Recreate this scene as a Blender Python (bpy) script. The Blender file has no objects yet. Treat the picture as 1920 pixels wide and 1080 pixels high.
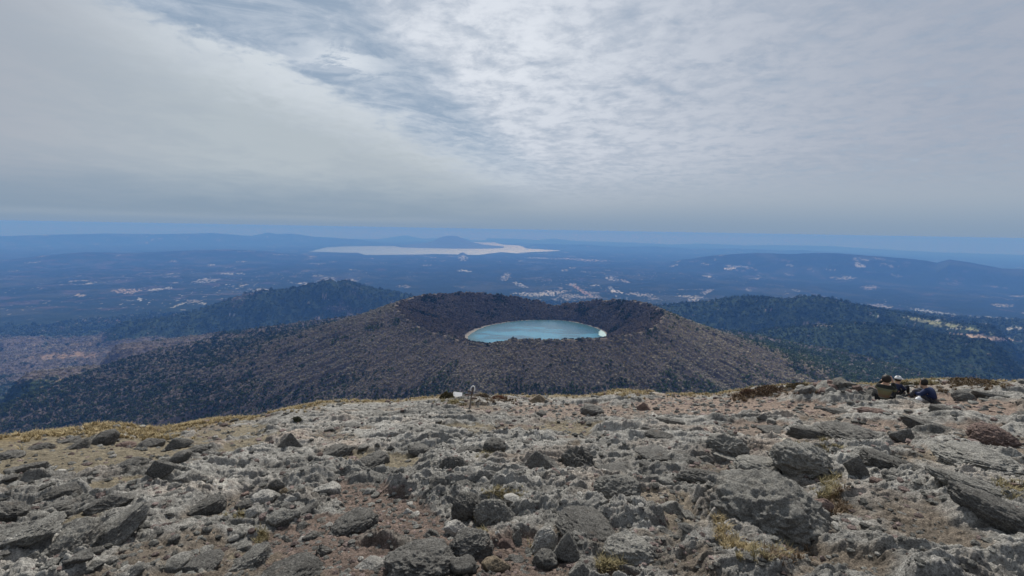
import bpy, math, random
import numpy as np
from mathutils import Matrix, Vector

# ------------------------------------------------------------------ camera, sky, sun, exposure
SC = bpy.context.scene
FPX, W0, H0 = 870.0, 1920, 1080
PITCH, ROLL = math.radians(-7.2), math.radians(1.0)
MCAM = Matrix.Rotation(math.radians(90) + PITCH, 4, 'X') @ Matrix.Rotation(ROLL, 4, 'Z')
cam_d = bpy.data.cameras.new('camera'); cam = bpy.data.objects.new('camera', cam_d)
SC.collection.objects.link(cam); SC.camera = cam
cam_d.sensor_width = 36; cam_d.lens = 36 * FPX / W0
cam_d.clip_start = 0.05; cam_d.clip_end = 400000
cam.matrix_world = MCAM
SC.view_settings.view_transform = 'Standard'; SC.view_settings.look = 'None'
SC.view_settings.exposure = 0.08; SC.view_settings.gamma = 1.0
SUN_EL, SUN_AZ = math.radians(44), math.radians(3)      # azimuth clockwise from +Y (the view)
sun_d = bpy.data.lights.new('sun', 'SUN'); sun_d.energy = 5.0; sun_d.angle = math.radians(1.2)
sun_d.color = (1.0, 0.955, 0.88)
sun = bpy.data.objects.new('sun', sun_d); SC.collection.objects.link(sun)
sdir = Vector((math.sin(SUN_AZ) * math.cos(SUN_EL), math.cos(SUN_AZ) * math.cos(SUN_EL), math.sin(SUN_EL)))
sun.rotation_euler = sdir.to_track_quat('Z', 'Y').to_euler()
sun.location = (0, 0, 50)
cy = SC.cycles
cy.use_denoising = True
cy.max_bounces = 5; cy.diffuse_bounces = 2; cy.glossy_bounces = 2; cy.volume_bounces = 0
cy.transparent_max_bounces = 4

RM = np.array(MCAM.to_3x3())
def ray(px, py):
    v = np.stack([(np.asarray(px, float) - 960) / FPX, -(np.asarray(py, float) - 540) / FPX, -np.ones_like(np.asarray(px, float))], -1)
    v = v @ RM.T
    return v / np.linalg.norm(v, axis=-1, keepdims=True)
def to_px(x, y, z):
    v = np.stack([x, y, z], -1) @ RM
    d = np.maximum(-v[..., 2], 1e-3)
    return 960 + FPX * v[..., 0] / d, 540 - FPX * v[..., 1] / d
def azel(px, py):
    r = ray(px, py); return math.degrees(math.atan2(r[0], r[1])), math.degrees(math.asin(r[2]))

# ------------------------------------------------------------------ noise
_rs = np.random.RandomState(7)
PERM = np.concatenate([_rs.permutation(4096)] * 2).astype(np.int64)
_a = _rs.rand(4096) * 2 * math.pi
G2 = np.stack([np.cos(_a), np.sin(_a)], 1)
_g = _rs.normal(size=(4096, 3)); G3 = _g / np.linalg.norm(_g, axis=1, keepdims=True)
RV = _rs.rand(4096, 3)
def _h2(i, j): return PERM[(PERM[i & 4095] + j) & 4095]
def n2(x, y):
    xi = np.floor(x).astype(np.int64); yi = np.floor(y).astype(np.int64)
    fx = x - xi; fy = y - yi
    u = fx * fx * fx * (fx * (fx * 6 - 15) + 10); v = fy * fy * fy * (fy * (fy * 6 - 15) + 10)
    def g(a, b):
        q = G2[_h2(xi + a, yi + b)]
        return q[..., 0] * (fx - a) + q[..., 1] * (fy - b)
    a = g(0, 0); b = g(1, 0); c = g(0, 1); d = g(1, 1)
    return ((a + (b - a) * u) * (1 - v) + (c + (d - c) * u) * v) * 1.5
def fbm(x, y, o=4, s=0.5, l=2.03, ridge=False):
    t = 0; a = 1.0; tot = 0
    for k in range(o):
        n = n2(x + 17.3 * k, y - 31.7 * k)
        if ridge: n = 1 - 2 * np.abs(n)
        t = t + a * n; tot += a; a *= s; x = x * l; y = y * l
    return t / tot
def n3(p):
    i = np.floor(p).astype(np.int64); f = p - i
    u = f * f * f * (f * (f * 6 - 15) + 10)
    r = 0
    for a in (0, 1):
        for b in (0, 1):
            for c in (0, 1):
                h = PERM[(PERM[(PERM[(i[..., 0] + a) & 4095] + i[..., 1] + b) & 4095] + i[..., 2] + c) & 4095]
                g = (G3[h] * (f - np.array([a, b, c]))).sum(-1)
                r = r + g * np.where(a, u[..., 0], 1 - u[..., 0]) * np.where(b, u[..., 1], 1 - u[..., 1]) * np.where(c, u[..., 2], 1 - u[..., 2])
    return r * 1.5
def fbm3(p, o=4, s=0.5, ridge=False):
    t = 0; a = 1.0; tot = 0
    for k in range(o):
        n = n3(p + 13.1 * k)
        if ridge: n = 1 - 2 * np.abs(n)
        t = t + a * n; tot += a; a *= s; p = p * 2.05
    return t / tot
def worley(x, y):
    xi = np.floor(x).astype(np.int64); yi = np.floor(y).astype(np.int64)
    best = np.full(x.shape, 9.0); cid = np.zeros(x.shape); sec = np.full(x.shape, 9.0)
    for a in (-1, 0, 1):
        for b in (-1, 0, 1):
            h = _h2(xi + a, yi + b); q = RV[h]
            d = (xi + a + q[..., 0] - x) ** 2 + (yi + b + q[..., 1] - y) ** 2
            m = d < best
            sec = np.where(m, best, np.minimum(sec, d))
            cid = np.where(m, q[..., 2], cid); best = np.where(m, d, best)
    return np.sqrt(best), np.sqrt(sec), cid
def sstep(a, b, x):
    t = np.clip((x - a) / (b - a), 0, 1); return t * t * (3 - 2 * t)
def curv(r): return r * r / 1.48e7

# ------------------------------------------------------------------ node helpers and materials
class NT:
    def __init__(s, nt): s.nt = nt; s.n = nt.nodes; s.l = nt.links
    def new(s, t, **k):
        o = s.n.new(t)
        for a, b in k.items(): setattr(o, a, b)
        return o
    def set(s, sock, v):
        if isinstance(v, bpy.types.NodeSocket): s.l.new(v, sock)
        elif isinstance(v, (tuple, list)) and len(v) == 3 and sock.type == 'RGBA': sock.default_value = (*v, 1)
        else: sock.default_value = v
    def m(s, op, a, b=0.0, c=0.0, clamp=False):
        o = s.new('ShaderNodeMath', operation=op, use_clamp=clamp)
        for i, v in enumerate((a, b, c)): s.set(o.inputs[i], v)
        return o.outputs[0]
    def ss(s, x, a, b, lo=0.0, hi=1.0):
        o = s.new('ShaderNodeMapRange', interpolation_type='SMOOTHSTEP')
        for i, v in enumerate((x, a, b, lo, hi)): s.set(o.inputs[i], v)
        return o.outputs[0]
    def mix(s, f, a, b, blend='MIX'):
        o = s.new('ShaderNodeMix', data_type='RGBA', blend_type=blend)
        s.set(o.inputs[0], f); s.set(o.inputs[6], a); s.set(o.inputs[7], b)
        return o.outputs[2]
    def noise(s, vec, scale, detail=4, rough=0.55, dist=0.0, out=0):
        o = s.new('ShaderNodeTexNoise'); s.set(o.inputs['Scale'], scale); s.set(o.inputs['Detail'], detail)
        s.set(o.inputs['Roughness'], rough); s.set(o.inputs['Distortion'], dist)
        if vec is not None: s.l.new(vec, o.inputs['Vector'])
        return o.outputs[out]
def new_mat(name, rough=0.9):
    m = bpy.data.materials.new(name); m.use_nodes = True
    t = NT(m.node_tree); b = t.n['Principled BSDF']
    b.inputs['Roughness'].default_value = rough
    if 'Specular IOR Level' in b.inputs: b.inputs['Specular IOR Level'].default_value = 0.25
    return m, t, b
def simple_mat(name, col, rough=0.8, var=0.25, scale=30):
    m, t, b = new_mat(name, rough)
    tc = t.new('ShaderNodeTexCoord').outputs['Object']
    n = t.noise(tc, scale, 4)
    t.set(b.inputs['Base Color'], t.mix(n, tuple(c * (1 - var) for c in col), tuple(min(1, c * (1 + var)) for c in col)))
    return m

# world: Nishita sky behind a broken cloud deck
world = bpy.data.worlds.new('World'); SC.world = world; world.use_nodes = True
w = NT(world.node_tree); bg = w.n['Background']; bg.inputs[1].default_value = 0.1
sky = w.new('ShaderNodeTexSky', sky_type='NISHITA'); sky.sun_disc = False
sky.sun_elevation = SUN_EL; sky.sun_rotation = SUN_AZ; sky.altitude = 1700; sky.dust_density = 1.5
geo = w.new('ShaderNodeTexCoord').outputs['Generated']
sep = w.new('ShaderNodeSeparateXYZ'); w.l.new(geo, sep.inputs[0]); X, Y, Z = sep.outputs
az = w.m('MULTIPLY', w.m('ARCTAN2', X, Y), 57.2958); el = w.m('MULTIPLY', w.m('ARCSINE', Z), 57.2958)
inv = w.m('DIVIDE', 1.0, w.m('ADD', w.m('MAXIMUM', Z, 0.0), 0.13))
cvn = w.new('ShaderNodeCombineXYZ'); w.set(cvn.inputs[0], w.m('MULTIPLY', X, inv)); w.set(cvn.inputs[1], w.m('MULTIPLY', Y, inv)); P = cvn.outputs[0]
# tilted sky-plane coordinates so that cirrus streaks rise to the left
def streak(ang, sx, sy):
    c, s_ = math.cos(ang), math.sin(ang)
    a = w.m('ADD', w.m('MULTIPLY', w.m('MULTIPLY', X, inv), c * sx), w.m('MULTIPLY', w.m('MULTIPLY', Y, inv), s_ * sx))
    b = w.m('ADD', w.m('MULTIPLY', w.m('MULTIPLY', X, inv), -s_ * sy), w.m('MULTIPLY', w.m('MULTIPLY', Y, inv), c * sy))
    q = w.new('ShaderNodeCombineXYZ'); w.set(q.inputs[0], a); w.set(q.inputs[1], b); return q.outputs[0]
big = w.noise(P, 1.1, 5, 0.55, 0.3)
puff = w.noise(P, 11.0, 8, 0.6, 0.2)
med = w.noise(P, 4.2, 9, 0.62, 0.5)
fine = w.noise(streak(-0.35, 3.0, 5.0), 1.45, 9, 0.64, 0.9)
def blob(a0, e0, ra, re):
    p = w.m('POWER', w.m('DIVIDE', w.m('SUBTRACT', az, a0), ra), 2.0)
    q = w.m('POWER', w.m('DIVIDE', w.m('SUBTRACT', el, e0), re), 2.0)
    return w.m('EXPONENT', w.m('MULTIPLY', w.m('ADD', p, q), -1.0))
blue = w.mix(0.90, sky.outputs[0], (2.8, 3.6, 4.6))
veil = w.ss(w.m('ADD', w.m('MULTIPLY', w.noise(streak(0.5, 2.0, 4.0), 1.3, 8, 0.65, 1.2), 1.0), w.m('MULTIPLY', puff, 0.25)), 0.46, 0.80)
blue = w.mix(w.m('MULTIPLY', veil, 0.45), blue, (6.0, 6.5, 7.2))
edge = w.m('ADD', w.m('MULTIPLY', w.m('ADD', az, 38.5), -0.24), 19.3)
edge = w.m('SUBTRACT', edge, w.m('MULTIPLY', w.m('POWER', w.m('MAXIMUM', w.m('ADD', az, 20.0), 0.0), 2.0), 0.006))
edge = w.m('ADD', edge, w.m('MULTIPLY', w.m('SUBTRACT', med, 0.5), 6.5))
edge = w.m('ADD', edge, w.m('MULTIPLY', w.m('SUBTRACT', big, 0.5), 5.0))
edge = w.m('ADD', edge, w.m('MULTIPLY', w.m('SUBTRACT', puff, 0.5), 3.0))
d_e = w.m('SUBTRACT', edge, el)
# thin broken deck on the right, bright above the middle, greying to the right
cov = w.ss(w.m('ADD', w.m('ADD', w.m('MULTIPLY', d_e, -1.0), w.m('MULTIPLY', w.m('ADD', az, 7.0), 0.42)), w.m('MULTIPLY', w.m('SUBTRACT', big, 0.5), 14.0)), -0.5, 9.0)
dens = w.m('ADD', w.m('ADD', w.m('MULTIPLY', med, 0.55), w.m('MULTIPLY', fine, 0.28)), w.m('MULTIPLY', puff, 0.37))
dens = w.m('MAXIMUM', w.ss(w.m('ADD', dens, w.m('MULTIPLY', cov, 0.30)), 0.60, 0.94), w.m('MULTIPLY', w.ss(el, 11, 3), w.ss(az, -16, 0)))
deck_c = w.mix(w.ss(az, 0, 48), (5.9, 6.35, 7.1), (3.6, 4.0, 4.8))
deck_c = w.mix(w.m('MULTIPLY', blob(-3, 20, 13, 7), 0.9), deck_c, (7.2, 7.6, 8.2))
mott = w.m('ADD', w.m('ADD', w.m('MULTIPLY', fine, 0.25), w.m('MULTIPLY', puff, 0.30)), w.m('ADD', w.m('MULTIPLY', big, 0.20), w.m('MULTIPLY', med, 0.40)))
deck_c = w.mix(w.ss(mott, 0.66, 0.47), deck_c, w.mix(0.42, deck_c, (2.7, 3.3, 4.3)))
deck_c = w.mix(w.ss(el, 10, 1), deck_c, (3.3, 3.95, 4.75))
skyc = w.mix(dens, blue, deck_c)
gap = w.m('MULTIPLY', blob(-19.5, 17.6, 5, 1.8), w.ss(w.m('ADD', med, w.m('MULTIPLY', fine, 0.6)), 0.68, 0.84))
skyc = w.mix(gap, skyc, (6.4, 6.9, 7.5))
# smooth bank on the left: its upper edge falls to the right
bank = w.m('MULTIPLY', w.m('MULTIPLY', w.ss(d_e, -0.9, w.ss(az, -28, -5, 1.0, 5.0)), w.ss(az, 16, -12)), 0.97)
bank_c = w.mix(w.ss(d_e, 0, 7), (6.1, 6.6, 7.1), (4.3, 4.85, 5.3))
bank_c = w.mix(w.ss(az, -30, -52), bank_c, (3.7, 4.05, 4.65))
bank_c = w.mix(w.ss(w.m('ADD', w.m('MULTIPLY', big, 0.6), w.m('MULTIPLY', med, 0.4)), 0.56, 0.40), bank_c, w.mix(0.35, bank_c, (3.3, 3.9, 4.6)))
bank_c = w.mix(w.m('MULTIPLY', w.ss(w.m('ADD', el, w.m('MULTIPLY', big, 3.0)), 8.5, 2.0), 0.9), bank_c, (1.95, 2.85, 3.9))
skyc = w.mix(bank, skyc, bank_c)
# low haze: a grey-blue veil and a thin lighter line of cloud edge
skyc = w.mix(w.m('MULTIPLY', w.ss(el, 6, 0), 0.5), skyc, w.mix(w.ss(az, -30, 20), (2.6, 3.3, 4.2), (3.5, 4.1, 4.75)))
wob = w.m('MULTIPLY', w.m('SUBTRACT', big, 0.5), 0.8)
strip = w.m('EXPONENT', w.m('MULTIPLY', w.m('POWER', w.m('DIVIDE', w.m('SUBTRACT', w.m('ADD', el, wob), 0.75), 0.33), 2.0), -1.0))
skyc = w.mix(w.m('MULTIPLY', w.m('MULTIPLY', strip, w.ss(az, 10, -12)), 0.30), skyc, (4.3, 4.75, 5.1))
skyc = w.mix(w.m('MULTIPLY', w.ss(el, w.ss(az, -20, 25, 1.6, 4.2), 0.0), 0.95), skyc, w.mix(w.ss(el, -0.1, -0.6), (2.2, 3.1, 4.3), (3.4, 4.0, 4.7)))
w.l.new(skyc, bg.inputs[0])

def rock_mat(name, tint, vcol=False, pale=(0.42, 0.42, 0.385), lichen=0.38, sc=1.0):
    m, t, b = new_mat(name, 0.93)
    tcn = t.new('ShaderNodeTexCoord'); tc = tcn.outputs['Object']
    if vcol:
        base = t.new('ShaderNodeAttribute', attribute_name='albedo').outputs['Color']
        lfac = t.new('ShaderNodeAttribute', attribute_name='rocky').outputs['Fac']
    else:
        oi = t.new('ShaderNodeObjectInfo').outputs['Random']
        base = t.mix(oi, tuple(c * 0.8 for c in tint), tuple(c * 1.2 for c in tint)); lfac = 1.0
        geo_ = t.new('ShaderNodeNewGeometry').outputs['Position']; tc = geo_
    a = t.noise(tc, 9 * sc, 8, 0.68)
    f = t.noise(tc, 70 * sc, 5, 0.7)
    g = t.noise(tc, 260 * sc, 3, 0.7)
    col = t.mix(t.ss(a, 0.3, 0.7), t.mix(1.0, base, (0.62, 0.61, 0.60), 'MULTIPLY'), t.mix(1.0, base, (1.22, 1.2, 1.16), 'MULTIPLY'))
    col = t.mix(1.0, col, t.mix(t.ss(f, 0.32, 0.68), (0.52, 0.52, 0.52), (1.42, 1.42, 1.40)), 'MULTIPLY')
    col = t.mix(1.0, col, t.mix(t.ss(g, 0.3, 0.7), (0.68, 0.68, 0.68), (1.28, 1.28, 1.28)), 'MULTIPLY')
    l = t.m('MULTIPLY', t.ss(t.noise(tc, 28 * sc, 6, 0.75, 0.6), 0.54, 0.66), t.m('MULTIPLY', lfac, lichen))
    col = t.mix(l, col, pale)
    rust = t.m('MULTIPLY', t.ss(t.noise(tc, 3.7 * sc, 5, 0.6), 0.60, 0.74), 0.35)
    col = t.mix(rust, col, (0.17, 0.12, 0.085))
    t.l.new(col, b.inputs['Base Color'])
    hgt = t.m('ADD', t.m('MULTIPLY', t.noise(tc, 45 * sc, 6, 0.7), 1.0), t.m('MULTIPLY', t.noise(tc, 190 * sc, 3, 0.65), 0.4))
    bp = t.new('ShaderNodeBump'); bp.inputs['Strength'].default_value = 1.0; bp.inputs['Distance'].default_value = 0.04
    t.l.new(hgt, bp.inputs['Height']); t.l.new(bp.outputs[0], b.inputs['Normal'])
    return m

# ------------------------------------------------------------------ object helpers
def tag(o, label=None, cat=None, group=None, kind=None):
    if label: o['label'] = label
    if cat: o['category'] = cat
    if group: o['group'] = group
    if kind: o['kind'] = kind
    return o
def link(o, parent=None):
    SC.collection.objects.link(o)
    if parent: o.parent = parent
    return o
def mesh_obj(name, v, f, mat=None, parent=None, smooth=True, attrs=None):
    me = bpy.data.meshes.new(name)
    v = np.asarray(v, np.float32); f = np.asarray(f, np.int32)
    me.vertices.add(len(v)); me.vertices.foreach_set('co', v.ravel())
    k = f.shape[1]; me.loops.add(f.size); me.loops.foreach_set('vertex_index', f.ravel())
    me.polygons.add(len(f)); me.polygons.foreach_set('loop_start', np.arange(0, f.size, k, dtype=np.int32))
    me.polygons.foreach_set('use_smooth', np.full(len(f), smooth))
    me.update(calc_edges=True)
    for nm, arr in (attrs or {}).items():
        arr = np.asarray(arr, np.float32)
        if arr.ndim == 2:
            a = me.attributes.new(nm, 'FLOAT_COLOR', 'POINT')
            a.data.foreach_set('color', np.concatenate([arr, np.ones((len(arr), 1), np.float32)], 1).ravel())
        else:
            a = me.attributes.new(nm, 'FLOAT', 'POINT'); a.data.foreach_set('value', arr)
    if mat: me.materials.append(mat)
    o = bpy.data.objects.new(name, me)
    return link(o, parent)
def grid_faces(nr, nc, wrap=False):
    i = np.arange(nr - 1)[:, None]; j = np.arange(nc if wrap else nc - 1)[None, :]
    j2 = (j + 1) % nc
    a = i * nc + j; b = i * nc + j2; c = (i + 1) * nc + j2; d = (i + 1) * nc + j
    return np.stack([a, b, c, d], -1).reshape(-1, 4)
def lerp(a, b, t): return a + (b - a) * (t[..., None] if np.ndim(t) and np.ndim(a) <= 2 and np.shape(a)[-1:] == (3,) else t)

# ------------------------------------------------------------------ far terrain
RIDGES = [  # (distance, half width, [(px, py) of the crest in order of bearing])
    (52000, 2600, [(-330, 438), (0, 443), (100, 440), (200, 438), (300, 439), (400, 437), (450, 441), (520, 446)]),
    (55000, 4200, [(400, 458), (430, 452), (470, 443), (503, 436), (520, 439), (546, 438), (590, 444), (633, 446), (680, 450), (706, 454), (747, 460)]),
    (80000, 3000, [(640, 454), (720, 447), (760, 441), (790, 447), (900, 446), (960, 447.5), (1010, 450), (1039, 447.5), (1080, 452), (1179, 454.5), (1250, 458), (1267, 458), (1320, 456.5), (1397, 460), (1450, 459.5), (1547, 461), (1613, 465), (1747, 472.5), (1913, 478), (2250, 486)]),
    (50000, 3200, [(962, 466), (985, 461), (1004, 457.5), (1062, 459), (1092, 458.5), (1160, 463), (1230, 462), (1300, 467), (1380, 466), (1463, 470), (1500, 469), (1580, 474), (1700, 482)]),
    (24000, 2600, [(1290, 487), (1347, 478), (1423, 475), (1480, 477), (1547, 474.5), (1597, 477), (1663, 482), (1737, 489), (1757, 493), (1780, 487), (1800, 490), (1847, 498), (1880, 504), (1960, 507), (2300, 513)]),
    (27000, 2600, [(-330, 497), (0, 490), (60, 483), (100, 478), (160, 473.5), (253, 475), (333, 471), (427, 468), (500, 472), (560, 478)]),
    (7000, 560, [(240, 606), (300, 598), (360, 588), (400, 574), (440, 560), (480, 548), (520, 545), (560, 540), (585, 534), (600, 530), (620, 526.5), (633, 531), (650, 526.5), (672, 535), (700, 542), (740, 548), (790, 560), (860, 580)]),
    (8300, 1500, [(1500, 585), (1580, 580), (1640, 584), (1700, 590), (1780, 598), (1850, 602), (1920, 605), (2300, 625)]),
    (4300, 480, [(230, 648), (330, 636), (420, 624), (500, 616), (580, 612), (660, 606), (730, 604)]),
    (3500, 420, [(60, 700), (160, 688), (300, 682), (420, 676), (520, 668), (600, 664)]),
    (4600, 480, [(1380, 632), (1450, 617), (1520, 612), (1600, 606), (1680, 613), (1760, 628), (1850, 640)]),
    (6000, 560, [(1230, 575), (1290, 569), (1335, 565), (1370, 559), (1400, 557), (1440, 558.5), (1480, 563), (1500, 558), (1530, 555), (1560, 562), (1600, 571), (1640, 579), (1700, 590), (1780, 603), (1850, 613)]),
]
RD = []
for D, Wd, pts in RIDGES:
    p = np.array(pts, float); r = ray(p[:, 0], p[:, 1])
    a = np.arctan2(r[:, 0], r[:, 1]); t = r[:, 2] / np.hypot(r[:, 0], r[:, 1])
    RD.append((D, Wd, a, t * D + curv(D)))
def base_alt(az, r):
    L = np.interp(np.degrees(az), [-180, -60, -45, 0, 15, 35, 50, 180], [3300, 3300, 3300, 3500, 3700, 4500, 5000, 3300])
    b = 110 + 1590 * np.exp(-r / L) - 60 * np.exp(-((r - 500) / 350.) ** 2)
    return b * (1 - sstep(15000, 31000, r)) + 25 * sstep(15000, 31000, r)
BAY = [(578, 472), (614, 463.6), (660, 461.5), (745, 461.5), (752, 464), (837, 463), (905, 461), (895, 456.5), (868, 452), (905, 451.5), (928, 454.8), (945, 459), (975, 460), (987, 466), (1048, 469.4), (1051, 471.5), (985, 474.5), (970, 476.4), (940, 474), (925, 476), (896, 479.5), (817, 477.8), (776, 479), (687, 479.8), (671, 475.5), (640, 475), (587, 473.4)]
def sea_hit(px, py, z0):
    r = ray(px, py); t = r[..., 2] / np.hypot(r[..., 0], r[..., 1]); d = z0 / t
    for _ in range(30): d = (z0 - curv(d)) / t
    a = np.arctan2(r[..., 0], r[..., 1]); return d * np.sin(a), d * np.cos(a)
_b = np.array(BAY); BX, BY = sea_hit(_b[:, 0], _b[:, 1], -1700.0)
def in_poly(x, y, X, Y):
    c = np.zeros(x.shape, bool); n = len(X); j = n - 1
    for i in range(n):
        m = ((Y[i] > y) != (Y[j] > y)) & (x < (X[j] - X[i]) * (y - Y[i]) / (Y[j] - Y[i] + 1e-9) + X[i])
        c ^= m; j = i
    return c
def terrain_alt(x, y, detail=True):
    r = np.hypot(x, y); a = np.arctan2(x, y)
    b = base_alt(a, r)
    amp = 16 + 52 * sstep(1500, 4500, r) - 20 * sstep(6000, 8000, r) + 30 * sstep(9000, 16000, r) - 58 * sstep(24000, 31000, r)
    h = b + amp * fbm(x / 1900 + 5, y / 1500, 4, 0.5, ridge=True) * sstep(700, 2200, r)
    h += 0.55 * amp * fbm(x / 620 + 3, y / 520 + 9, 3) * sstep(900, 2500, r)
    h = np.maximum(h, 6 + 0 * h)
    for D, Wd, ra, rz in RD:
        z = np.interp(a, ra, rz) + 1700
        tap = sstep(ra[0] - 0.06, ra[0], a) * (1 - sstep(ra[-1], ra[-1] + 0.06, a))
        prof = np.exp(-((r - D) / Wd) ** 2) * tap
        bb = base_alt(a, np.full_like(r, D))
        nz = 1 + 0.28 * fbm(x / (Wd * 0.55), y / (Wd * 0.55), 4, ridge=True) * np.clip(np.abs(r - D) / Wd, 0, 1)
        h = np.maximum(h, h * 0 + bb + (z - bb) * prof * nz * 1.0) if D > 9000 else np.maximum(h, h * 0 + (bb * 0 + b) + np.maximum(0, (z - bb)) * prof * nz)
    return h
# ------------------------------------------------------------------ crater cone and its lake
ZL = 1700 - 459.0
CX, CY = [float(q) for q in sea_hit(1007., 624., -459.0)]
CREST = [(1010, 564, 2580), (1040, 573, 2560), (1078, 566, 2530), (1130, 561, 2450), (1190, 564, 2300), (1220, 571, 2150), (1240, 580, 2000), (1243, 596, 1880), (1225, 612, 1770), (1180, 625, 1690), (1110, 634, 1630), (1030, 635, 1600), (960, 634, 1600), (915, 645, 1610), (880, 641, 1670), (830, 625, 1750), (790, 613, 1830), (765, 598, 1930), (747, 581, 2030), (742, 570, 2150), (762, 559, 2310), (800, 551.5, 2450), (850, 548.5, 2550), (900, 548.5, 2600), (960, 555, 2610)]
_c = np.array(CREST, float); _r = ray(_c[:, 0], _c[:, 1]); _t = _r[:, 2] / np.hypot(_r[:, 0], _r[:, 1]); _a = np.arctan2(_r[:, 0], _r[:, 1])
crx = _c[:, 2] * np.sin(_a) - CX; cry = _c[:, 2] * np.cos(_a) - CY
cph = np.arctan2(crx, cry) % (2 * math.pi); cR = np.hypot(crx, cry); cZ = _t * _c[:, 2] + 1700
_o = np.argsort(cph); cph, cR, cZ = cph[_o], cR[_o], cZ[_o] - 4
SHORE = [(878, 634), (890, 622), (905, 615), (940, 606.5), (1000, 600.5), (1060, 601.5), (1105, 611), (1128, 620), (1136, 627), (1128, 637), (1090, 648), (1030, 654), (960, 655), (915, 652), (885, 644)]
_s = np.array(SHORE, float); sx, sy = sea_hit(_s[:, 0], _s[:, 1], ZL - 1700)
sph = np.arctan2(sx - CX, sy - CY) % (2 * math.pi); sR = np.hypot(sx - CX, sy - CY); _o = np.argsort(sph); sph, sR = sph[_o], sR[_o]
def peri(ph, X, Y):
    X = np.concatenate([X - 2 * math.pi, X, X + 2 * math.pi]); Y = np.concatenate([Y] * 3)
    g = np.linspace(0, 2 * math.pi, 721)[:-1]; v = np.interp(g, X, Y)
    k = np.hanning(11); k /= k.sum(); v = np.convolve(np.concatenate([v[-5:], v, v[:5]]), k, 'valid')
    return np.interp(ph % (2 * math.pi), np.append(g, 2 * math.pi), np.append(v, v[0]))
def cone_alt(x, y):
    dx = x - CX; dy = y - CY; rho = np.hypot(dx, dy); ph = np.arctan2(dx, dy)
    R = peri(ph, cph, cR); Zr = peri(ph, cph, cZ); RL = peri(ph, sph, sR) + 7 * fbm(ph * 6, ph * 0 + 3.3, 3) * 1.0
    wob = 13 * fbm(np.cos(ph) * 9, np.sin(ph) * 9, 3)
    Zr = Zr + wob * 0.6
    s = np.clip((rho - RL) / np.maximum(R - RL, 30), 0, 1)
    inner = ZL + (Zr - ZL) * (0.45 * s + 0.55 * s ** 1.6) + 16 * fbm(np.cos(ph) * 15 + 4, np.sin(ph) * 15 + rho / 900, 3, 0.5, ridge=True) * np.sin(s * math.pi) * sstep(60, 160, R - RL)
    t = rho - R
    gul = fbm(np.cos(ph) * 16 + rho / 2600, np.sin(ph) * 16 + rho / 2100, 3, 0.55, ridge=True)
    outer = Zr - 0.43 * t + 0.000125 * np.minimum(t, 1500) ** 2 + 13 * (gul - 0.3) * sstep(20, 320, t) * sstep(1500, 700, t) + 12 * fbm(np.cos(ph) * 11, np.sin(ph) * 11 + rho / 700, 3) * sstep(0, 250, t)
    floor = ZL - np.minimum((RL - rho) * 0.5, 12)
    z = np.where(rho < RL, floor, np.where(t < 0, inner, outer))
    return z + 2.0 * fbm(x / 45, y / 45, 3) * (rho > RL + 15), rho, RL, R, t
def ground_far(x, y):
    h = terrain_alt(x, y); c, rho, RL, R, t = cone_alt(x, y)
    return np.maximum(h, c), c, h, rho, RL, R

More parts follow.
